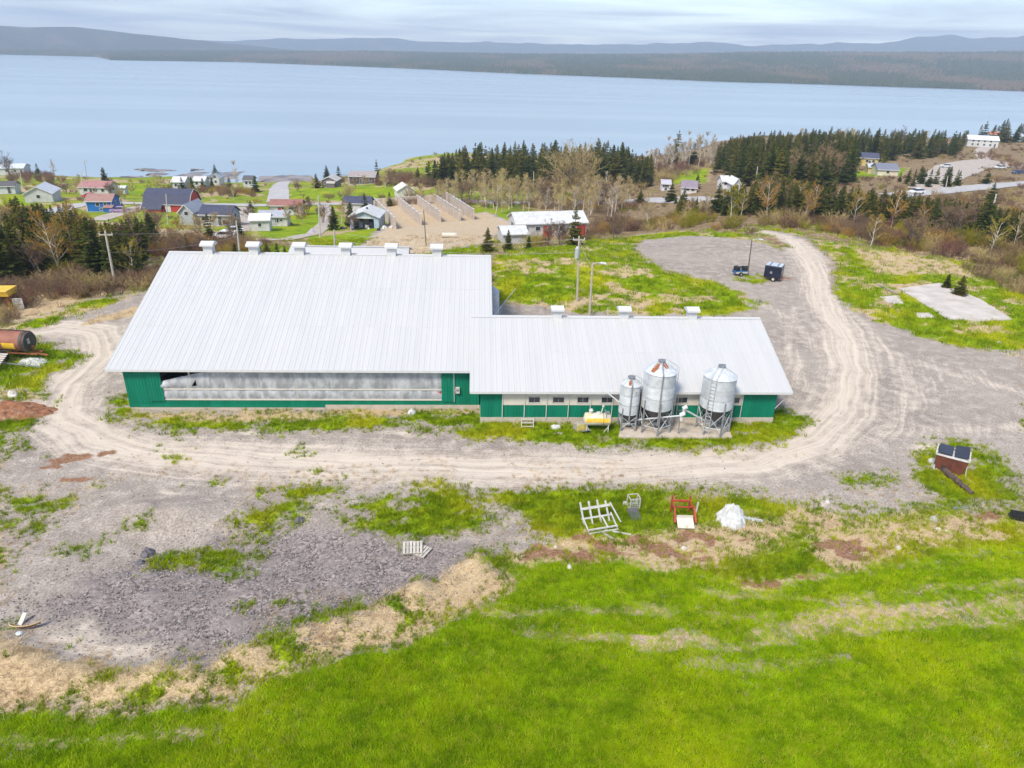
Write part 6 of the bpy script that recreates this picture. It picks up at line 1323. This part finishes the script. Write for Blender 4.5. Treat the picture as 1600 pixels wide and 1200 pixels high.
shrubs([(1515,240),(1580,262),(1610,280),(1610,262),(1560,240)], 18, 2.4, 22, (1.5, 3), ['russet', 'brown'], 'russet bush by the wide right drive', 'bushes by the right drive')
shrubs([(1500,420),(1610,470),(1610,440),(1540,412)], 26, 1.2, 23, (1.0, 2.2), ['tan', 'brown', 'tan'], 'straw-coloured bush at the right meadow edge', 'bushes at the right meadow edge')
shrubs([(1390,312),(1620,322),(1620,310),(1420,306)], 22, 2.2, 24, (1.2, 2.4), ['brown', 'tan'], 'brown bush on the verge below the right road', 'bushes below the right road')
shrubs([(610,322),(700,318),(720,308),(640,306)], 22, 1.6, 25, (1.6, 3), ['tan', 'brown'], 'tan bush behind the bunker walls', 'bushes behind the bunkers')
for px, py, top, k, lb in ((545, 313, 287, 'round', 'round leafless tree on the village lawn'), (465, 300, 281, 'brown', 'small leafless tree beside the beach road'), (372, 300, 250, 'pale', 'tall pale birch behind the hedge'), (246, 300, 272, 'amber', 'amber tree left of the spruce row'), (258, 302, 275, 'amber', 'amber tree nearest the spruce row'), (86, 275, 243, 'pale', 'bare grey tree right of the red house'), (18, 277, 240, 'brown', 'bare tree at the far left shore'), (1141, 350, 285, 'leafy', 'slim yellow-green birch in front of the right belt'), (1010, 352, 300, 'tan', 'tan bare tree in the yellow bushes'), (1102, 345, 300, 'tan', 'tan bare tree left of the yellow-green birch'), (640, 318, 285, 'tan', 'tan bare tree beside the canvas garage'), (1375, 270, 240, 'leafy', 'yellow-green tree beside the yellow house'), (960, 375, 325, 'brown', 'leafless tree at the right end of the long shed'), (875, 382, 340, 'brown', 'leafless tree in front of the long shed'), (855, 384, 345, 'brown', 'thin leafless tree before the long shed doors'), (20, 395, 318, 'amber', 'amber birch near the left edge of the wood'), (133, 405, 345, 'amber', 'white-stemmed amber birch in the left wood'), (205, 400, 335, 'amber', 'leaning white-stemmed birch nearest the big barn'), (1360, 385, 330, 'amber', 'amber birch in the right thicket'), (1545, 400, 335, 'amber', 'tall amber birch at the right of the thicket'), (1425, 390, 325, 'brown', 'brown tree in the middle of the right thicket')):
    b = at(px, py); plant_tree('bare_tree', random.choice(BARE[k]), b, height_to(b, top), 1.0, lb, None)
for px, py, top, lb, wd in ((165, 288, 260, 'broad dark spruce on the shore lawn', 1.3), (60, 272, 254, 'spruce behind the long white building', 1.4), (286, 298, 275, 'first dark spruce of the row across the road', 1.2), (301, 296, 275, 'second dark spruce of the row across the road', 1.4), (318, 296, 277, 'third dark spruce of the row across the road', 1.4), (332, 293, 275, 'narrow fourth spruce of the row across the road', 1.1), (339, 290, 256, 'tallest spruce behind the row across the road', 1.2), (359, 294, 275, 'spruce right of the white gabled cottage', 1.4), (400, 300, 274, 'dark spruce left of the beach road', 1.2), (361, 333, 320, 'small spruce on the lawn behind the grey bungalow', 1.1), (237, 372, 330, 'dense spruce in front of the red barn', 1.2), (329, 378, 331, 'dark spruce before the grey bungalow', 1.0), (376, 372, 341, 'spruce at the right end of the grey bungalow', 1.3), (392, 326, 312, 'round spruce beside the house drive', 1.4), (495, 294, 270, 'spruce left of the small dark house', 1.3), (511, 280, 257, 'spruce behind the small dark house', 1.2), (530, 286, 258, 'spruce between the two dark houses', 1.3), (589, 276, 248, 'slim spruce right of the dark bungalow', .9), (522, 359, 320, 'nearest dark spruce left of the open workshop', 1.2), (549, 356, 314, 'dark spruce touching the open workshop', 1.1), (571, 334, 301, 'tall dark spruce behind the open workshop', 1.1), (609, 322, 298, 'ragged spruce before the canvas garage', 1.0), (897, 384, 318, 'slim dark spruce in front of the long shed', .8), (794, 392, 357, 'spruce in front of the low lean-to', 1.2), (762, 394, 353, 'dark spruce at the left of the low lean-to', 1.2), (826, 390, 366, 'short spruce right of the low lean-to', 1.2), (1053, 256, 222, 'left one of the two conical spruces in the clearing', 1.3), (1082, 258, 222, 'right one of the two conical spruces in the clearing', 1.3), (1058, 238, 203, 'yellowish spruce above the clearing', 1.2), (1012, 287, 253, 'spruce at the right end of the seaside wood', 1.2), (1134, 284, 250, 'spruce left of the white pole in the wood', 1.3), (1048, 315, 284, 'spruce in front of the grey-white bungalow', 1.3), (1066, 331, 291, 'slim spruce before the purplish roof', 1.0), (1000, 317, 294, 'lone young spruce right of the birch stand', 1.2), (1088, 296, 271, 'young spruce on the small green lawn', 1.3), (1119, 332, 284, 'tall spruce right of the purplish roof', 1.1), (1478, 450, 426, 'smaller of the two spruces at the concrete slab', 1.5), (1498, 461, 428, 'larger of the two spruces at the concrete slab', 1.7), (1546, 318, 284, 'dark spruce below the right road', 1.4), (1530, 372, 300, 'tall dark spruce in the right belt', 1.1), (1540, 288, 266, 'round spruce beside the wide right drive', 1.6), (418, 402, 377, 'small yellowish spruce behind the second roof vent', 1.4), (434, 402, 376, 'small spruce left of the third roof vent', 1.2), (446, 402, 382, 'smallest spruce left of the third roof vent', 1.2), (178, 325, 324, 'x', 1)):
    if lb != 'x': spruce(px, py, top, lb, None, wd)
for k in range(4): 
    b = at(178+4.5*k, 326); plant_tree('cedar_tree', SPR[0], b, 2.6+.3*(k % 2), .9, 'narrow clipped cedar in the row beside the blue house', 'clipped cedars')

for j_, (poly_, n_, lb_) in enumerate((([(120,318),(400,316),(400,306),(120,305)], 14, 'leafless village tree north of the road'), ([(380,372),(520,372),(600,345),(520,330),(390,335)], 12, 'leafless village tree near the bungalows'), ([(190,345),(300,362),(400,378),(300,378),(200,362)], 16, 'leafless tree before the red barn and grey bungalow'), ([(450,300),(620,298),(620,286),(460,290)], 10, 'leafless tree on the seaside lawns'), ([(20,300),(130,312),(130,290),(20,286)], 10, 'leafless tree by the left shore houses'))):
    for (b, px, py) in scatter(poly_, n_, 5.0, 500+j_): plant_tree('bare_tree', random.choice(BARE[random.choice(['brown', 'tan', 'amber', 'brown'])]), b, random.uniform(3.0, 5.5), 1.1, '%s, %s of them' % (lb_, where_word(px, [q[0] for q in poly_])), lb_.replace('tree', 'trees'))
FILL = []
for poly_, n_, md_, sd_, hr_, ol_ in (([(1108,268),(1200,304),(1325,294),(1328,264),(1400,252),(1490,248),(1512,232),(1500,212),(1300,212),(1130,228)], 260, 2.4, 113, (7, 12), OB), ([(650,292),(800,296),(1015,292),(1018,266),(860,257),(690,266)], 110, 2.2, 106, (7, 12.5), OM), ([(1050,330),(1180,338),(1300,346),(1420,356),(1560,380),(1620,384),(1620,350),(1500,338),(1300,322),(1190,305),(1050,318)], 210, 1.8, 112, (4.5, 9), OR), ([(-40,350),(130,364),(250,390),(215,436),(120,426),(-40,444)], 130, 1.5, 101, (4.5, 9), OL)):
    ox_, oy_ = zip(*ol_)
    for (b, px, py) in scatter(poly_, n_, md_, sd_):
        h = min(random.uniform(*hr_), height_to(b, np.interp(px, ox_, oy_)+random.uniform(2, 14)))
        if h > 2.5: FILL.append((b, h))
# ---------------------------------------------------------------- ground cover (countless: scattered instances)
def gn_scatter(name, pts, rot, scl, idx, protos, label, cat):
    me = bpy.data.meshes.new(name); me.from_pydata([tuple(p) for p in pts], [], [])
    for nm, dt, arr in (('rot', 'FLOAT', rot), ('scl', 'FLOAT', scl), ('idx', 'INT', idx)):
        a = me.attributes.new(nm, dt, 'POINT'); a.data.foreach_set('value', np.asarray(arr, np.int32 if dt == 'INT' else np.float32))
    o = link(name, me); cl = bpy.data.collections.new(name+'_prototypes')
    for i, m_ in enumerate(protos): cl.objects.link(bpy.data.objects.new('%s_prototype_%02d' % (name, i), m_))
    ng = bpy.data.node_groups.new(name, 'GeometryNodeTree'); ng.interface.new_socket('Geometry', in_out='INPUT', socket_type='NodeSocketGeometry'); ng.interface.new_socket('Geometry', in_out='OUTPUT', socket_type='NodeSocketGeometry')
    N = ng.nodes.new; L = ng.links.new; gi = N('NodeGroupInput'); go = N('NodeGroupOutput'); iop = N('GeometryNodeInstanceOnPoints'); ci = N('GeometryNodeCollectionInfo'); ci.inputs[0].default_value = cl; ci.inputs['Separate Children'].default_value = True
    def na(nm, t_): q = N('GeometryNodeInputNamedAttribute'); q.data_type = t_; q.inputs[0].default_value = nm; return q.outputs[0]
    cx = N('ShaderNodeCombineXYZ'); L(na('rot', 'FLOAT'), cx.inputs[2]); L(cx.outputs[0], iop.inputs['Rotation'])
    L(na('scl', 'FLOAT'), iop.inputs['Scale']); L(na('idx', 'INT'), iop.inputs['Instance Index']); iop.inputs['Pick Instance'].default_value = True
    L(gi.outputs[0], iop.inputs['Points']); L(ci.outputs[0], iop.inputs['Instance']); L(iop.outputs[0], go.inputs[0])
    md = o.modifiers.new('scatter', 'NODES'); md.node_group = ng
    return tag(o, label, cat, None, 'stuff')
def tuft(seed, n, spread, h, w_, lean, mt):
    r = random.Random(seed); m = MB()
    for k in range(n):
        a = r.uniform(0, 6.28); d = spread*math.sqrt(r.random()); x, y = d*math.cos(a), d*math.sin(a); hh = h*r.uniform(.5, 1.15); b = r.uniform(0, 6.28); l = lean*hh*r.uniform(.2, 1.4); c = r.uniform(0, 3.14)
        s = (w_*math.cos(c), w_*math.sin(c)); m.add([(x-s[0], y-s[1], -.02), (x+s[0], y+s[1], -.02), (x+l*math.cos(b), y+l*math.sin(b), hh)], [(0, 1, 2)])
    return m.mesh('tuft', mt)
def grassmat(name, a, b, c, mixc=None):
    g = G(name); p = g.pos(); k = g.noise(g.scale(p, (1, 1.6, 1)), .55, 5, .65); cc = g.mix(g.rng(k, .32, .68), a, b)
    cc = g.mix(g.rng(g.noise(p, .16, 3), .45, .72), cc, c); cc = g.mix(1.0, cc, g.grey(g.rng(g.rnd(), 0, 1, .7, 1.32, False)), 'MULTIPLY')
    if mixc: cc = g.mix(g.rng(g.rnd(), .8, .95), cc, mixc)
    m_ = g.fin(cc, .8, 0, .06); tr = g.n('ShaderNodeBsdfTranslucent'); g.put(tr.inputs[0], cc); ms = g.n('ShaderNodeMixShader'); ms.inputs[0].default_value = .35
    g.t.links.new(g.b.outputs[0], ms.inputs[1]); g.t.links.new(tr.outputs[0], ms.inputs[2]); g.t.links.new(ms.outputs[0], g.o.inputs[0]); return m_
GF = grassmat('field_grass_blades', (.22, .37, .002), (.41, .57, .003), (.50, .60, .004), (.55, .54, .05)); GW = grassmat('weed_grass_blades', (.15, .24, .004), (.34, .42, .008), (.46, .46, .012)); GS = grassmat('straw_blades', (.42, .30, .18), (.68, .54, .36), (.74, .62, .42))
padw = [(q[0], q[1]) for q in pw]; slabw = [PL([(1404,452),(1468,443),(1530,468),(1582,500),(1540,503),(1480,500),(1450,480)]), PL([(1374,464),(1404,462),(1412,475),(1388,474)]), PL([(1428,489),(1452,489),(1462,497),(1436,497)])]
def near_pts(n, box, seed):
    r = np.random.default_rng(seed); y = box[2]+(box[3]-box[2])*r.random(n)**1.25; u = r.uniform(-1, 1, n); x = u*(y+14)*.86+y*.05
    return x, y, r
x, y, r = near_pts(330000, (0, 0, 15, 56), 3); mk = mlook(x, y); pr = np.clip(mk['grass'], 0, 1)*np.where(mk['lush'] > .5, .62, .5); zz = terr(x, y)
k = (r.random(len(x)) < pr) & ~inside(x, y, padw); lush = (mk['lush'][k] > .5)
sc_ = np.where(lush, r.uniform(.7, 1.25, k.sum()), r.uniform(.6, 1.7, k.sum())); ii = np.where(lush, r.integers(0, 3, k.sum()), r.integers(3, 6, k.sum()))
gn_scatter('meadow_grass', np.stack([x[k], y[k], zz[k]], 1), r.uniform(0, 6.28, k.sum()), sc_, ii, [tuft(1+j, 18, .16, .17, .014, .6, GF) for j in range(3)]+[tuft(11+j, 18, .13, .20, .013, .8, GW) for j in range(3)], 'bright green meadow and weed grass in the foreground', 'grass')
k = (r.random(len(x)) < np.clip(mk['dry']*(1-mk['grass']), 0, 1)*np.where(mk['lush'] > .5, .16, .24)) & (mk['red'] < .5)
gn_scatter('straw_grass', np.stack([x[k], y[k], zz[k]], 1), r.uniform(0, 6.28, k.sum()), r.uniform(.5, 1.25, k.sum()), r.integers(0, 3, k.sum()), [tuft(21+j, 16, .16, .13, .010, 1.6, GS) for j in range(3)], 'dead straw lying on the bank and rough ground', 'straw')
y = 56+80*r.random(150000); x = r.uniform(-1, 1, 150000)*(y+10)*.84+y*.05; mk = mlook(x, y); zz = terr(x, y); inb = ((x > -29) & (x < 1) & (y > 53) & (y < 86)) | ((x > 0) & (x < 25.6) & (y > 51) & (y < 70)) | inside(x, y, slabw[0]) | inside(x, y, slabw[1]) | inside(x, y, slabw[2])
k = (r.random(len(x)) < np.clip(mk['grass'], 0, 1)*.42) & ~inb; k2 = (r.random(len(x)) < np.clip(mk['dry']*(1-mk['grass']), 0, 1)*.10) & ~inb
gn_scatter('rough_grass', np.concatenate([np.stack([x[q], y[q], zz[q]], 1) for q in (k, k2)]), r.uniform(0, 6.28, k.sum()+k2.sum()), r.uniform(.8, 2.2, k.sum()+k2.sum()), np.concatenate([r.integers(0, 3, k.sum()), r.integers(3, 5, k2.sum())]), [tuft(31+j, 14, .26, .24, .022, .8, GW) for j in range(3)]+[tuft(41+j, 12, .24, .24, .02, 1.6, GS) for j in range(2)], 'rough green and straw grass on the knoll and meadow', 'grass')
# scrub: the bushes that show largest are things of their own, the rest one mass with the undergrowth
SHRUBS.sort(key=lambda s_: -s_[2]/depth(s_[0]))
for (b, kd, h, label, group, px) in SHRUBS[:285]:
    o = link('scrub_bush', random.choice(SHR[kd]), None, (b[0], b[1], b[2]-.05), (0, 0, random.uniform(0, 6.28))); w_ = h*random.uniform(.9, 1.4); o.scale = (w_, w_, h)
    mine = [s_[5] for s_ in SHRUBS if s_[4] == group]
    tag(o, '%s %s, %s' % ('tall' if h > 2.4 else 'low', label, where_word(px, mine)), 'bush', group)
kinds_ = list(SHR); protos_ = [m_ for k_ in kinds_ for m_ in SHR[k_]]
q_ = [(b, h*1.1, 3*kinds_.index(kd)+random.randrange(3)) for (b, kd, h, l_, g_, px) in SHRUBS[285:]]
rs_ = np.random.default_rng(77); n_ = 19000; yy_ = 88+440*rs_.random(n_)**1.35; xx_ = (rs_.uniform(-.80, .86, n_))*yy_; zz_ = terr(xx_, yy_)
mk_ = masks(xx_, yy_); dn_ = fbm(xx_*.05, yy_*.05, 88); keep = (rs_.random(n_) < mk_['wood']*smooth(.36, .58, dn_)*.95) & (zz_ > SEA+1.5) & (mk_['track'] < .3)
HB = [(o_.location.x, o_.location.y) for o_ in bpy.data.objects if o_.get('category') in ('house', 'shed', 'garage', 'barn', 'building', 'workshop', 'car') and o_.location.y > 80]
ROADS = [[(q2[0], q2[1]) for q2 in PL(pl_)] for pl_ in ([(-60,352),(60,336),(120,320),(180,317),(330,320),(480,319),(640,316),(760,316),(1000,312),(1120,312)], [(1395,306),(1480,298),(1640,285)], [(434,316),(438,290),(445,284)], [(400,375),(450,374),(490,366),(510,348),(505,321)], [(1440,296),(1500,262),(1545,252),(1650,266)], [(380,324),(372,362)], [(150,345),(185,334),(232,321)])]
for hx_, hy_ in HB: keep &= (np.hypot(xx_-hx_, (yy_-hy_-2)) > 8)
for rd_ in ROADS: keep &= seg_dist(xx_, yy_, rd_)[0] > 5.5
keep &= ~(inside(xx_, yy_, YARD) | (pmask(xx_, yy_, GRASSY, 1.0) > .3))
bk_ = PL([(575,325),(618,362),(760,352),(700,312),(640,308)]); keep &= ~inside(xx_, yy_, bk_)
pk = rs_.random(keep.sum()); ki = np.select([pk < .5, pk < .7, pk < .85, pk < .93], [0, 1, 2, 4], 3)
pts_ = np.concatenate([np.array([s_[0] for s_ in q_]), np.stack([xx_[keep], yy_[keep], zz_[keep]-.05], 1)])
gn_scatter('scrub', pts_, rs_.uniform(0, 6.28, len(pts_)), np.concatenate([[s_[1] for s_ in q_], rs_.uniform(.5, 1.9, keep.sum())]), np.concatenate([[s_[2] for s_ in q_], 3*ki+rs_.integers(0, 3, keep.sum())]), protos_, 'brown leafless undergrowth over the far slopes', 'scrub')
def joined(pair, nm):
    m_ = pair[1].copy(); m_.name = nm; return m_
gn_scatter('spruce_undergrowth', np.array([b for b, h in FILL])-np.array([0, 0, .15]), rs_.uniform(0, 6.28, len(FILL)), [h*1.0 for b, h in FILL], rs_.integers(0, 7, len(FILL)), [joined(q, 'undergrowth_spruce') for q in SPR], 'mass of further spruces filling the woods', 'wood')
# leafy weeds: low dark rosettes
WEED = leafmat('weed_leaves', (.035, .10, .008), (.09, .19, .012), (.06, .14, .01), .3)
def stone_mesh(seed):
    r = random.Random(seed); m = MB(); n = 6; 
    for j in range(3):
        for q in range(n): a = 6.283*q/n; rr = (.75, 1, .55)[j]*r.uniform(.7, 1.15); m.v.append((rr*math.cos(a), rr*math.sin(a)*.8, (-.3, .25, .7)[j]*r.uniform(.8, 1.2)))
    m.f = [(j*n+q, j*n+(q+1) % n, (j+1)*n+(q+1) % n, (j+1)*n+q) for j in range(2) for q in range(n)]+[tuple(range(2*n, 3*n))]; return m.mesh('gravel_stone', GSTONE[seed % 2])
g = G('gravel_stone_dark'); d1 = g.fin(g.mix(g.rnd(), (.08, .07, .068), (.36, .315, .295)), .9); g = G('gravel_stone_pale'); d2_ = g.fin(g.mix(g.rnd(), (.16, .14, .14), (.50, .46, .43)), .9); GSTONE = [d1, d2_]
x, y, r = near_pts(210000, (0, 0, 26, 62), 5); mk = mlook(x, y); pr = np.clip(mk['coarse']*.75+.045*(1-mk['grass'])*(1-mk['lush']), 0, 1)*(1-np.clip(mk['track']*.8, 0, 1)); k = (r.random(len(x)) < pr) & ~(((x > -29) & (x < 1) & (y > 53.9)) | ((x > 0) & (x < 25.6) & (y > 51.6))); zz = terr(x, y)
pal = np.where(r.random(k.sum()) < .16, 1, 0); gn_scatter('crushed_stone', np.stack([x[k], y[k], zz[k]+.02], 1), r.uniform(0, 6.28, k.sum()), .018+.045*r.random(k.sum())**3, pal+2*r.integers(0, 3, k.sum()), [stone_mesh(j) for j in range(6)], 'crushed grey stone strewn over the gravel yard', 'gravel')
# forest across the bay
def cone_tree(seed):
    r = random.Random(seed); m = MB()
    for j in range(3):
        z0, z1, rr = (.0, .66, .42), (.28, .86, .34), (.50, 1.0, .24)
        a, b, c = (z0, z1, rr)[j]; n = 6; base = [(c*r.uniform(.7, 1.2)*math.cos(6.283*q/n), c*r.uniform(.7, 1.2)*math.sin(6.283*q/n), a) for q in range(n)]; m.add(base+[(0, 0, b)], [(q, (q+1) % n, n) for q in range(n)])
    return m.mesh('far_spruce', FARN if seed % 5 else FARB)
FARN = leafmat('far_needles', (.030, .045, .018), (.062, .078, .030), (.085, .085, .035), 0); FARB = leafmat('far_bare', (.10, .075, .045), (.15, .11, .06), None, 0)
rr = np.random.default_rng(9); n = 60000; a = rr.uniform(-.60, .72, n); tt = rr.random(n)**1.5*.62; D = shore1(a)*(1-tt)+5200*tt; D = np.where(tt < .004, D+8, D); x = D*np.sin(a); y = D*np.cos(a); zz = SEA-1+h1(tt, a, x, y, D)
gn_scatter('far_wood', np.stack([x, y, zz-.5], 1), rr.uniform(0, 6.28, n), rr.uniform(7, 14, n), np.where(fbm(x*.005, y*.003, 91)+rr.normal(0, .05, n) > .56, 5*rr.integers(0, 2, n), 1+rr.integers(0, 4, n)+5*rr.integers(0, 2, n)), [cone_tree(j) for j in range(10)], 'unbroken spruce forest on the far side of the bay', 'forest')
# ---------------------------------------------------------------- air
hz = MB(); hz.box((0, 4500, 145), (19000, 9600, 360))
HG = bpy.data.materials.new('haze_air'); HG.use_nodes = True; ht = HG.node_tree; ht.nodes.clear(); ho = ht.nodes.new('ShaderNodeOutputMaterial'); hv = ht.nodes.new('ShaderNodeVolumePrincipled')
hv.inputs['Color'].default_value = (.66, .80, 1.0, 1); hv.inputs['Density'].default_value = 1.75e-4; hv.inputs['Anisotropy'].default_value = .0; ht.links.new(hv.outputs[0], ho.inputs['Volume'])
hz = hz.build('haze', HG); tag(hz, 'thin blue haze in the air over the bay', 'haze', None, 'stuff'); hz.visible_shadow = True
import OpenImageIO as oiio,numpy as np,sys
b=oiio.ImageBuf('/workdir/render_main.png');a=b.get_pixels(oiio.UINT8)[...,:3].astype(int)
for n,x,y,w,h in (('wood',1180,225,150,50),('swood',720,235,120,30),('birch',700,290,150,30),('lwood',20,360,150,60),('thick',1300,380,200,30),('roof',400,480,200,60),('roof2',800,530,300,40),('sea',700,170,300,20),('seafar',900,130,200,8),('sky',600,15,400,20),('field',800,1080,500,90),('grav',1350,600,150,50),('track',500,715,300,30),('coarse',400,900,150,60),('dry',300,1060,150,20),('knoll',850,430,150,40),('farfor',1200,110,200,15),('ridge',1450,72,100,8),('green',1165,635,35,15)):
    s=.64; r=a[int(y*s):int((y+h)*s),int(x*s):int((x+w)*s)]; print(n,r.reshape(-1,3).mean(0).round(),r.reshape(-1,3).std(0).round())
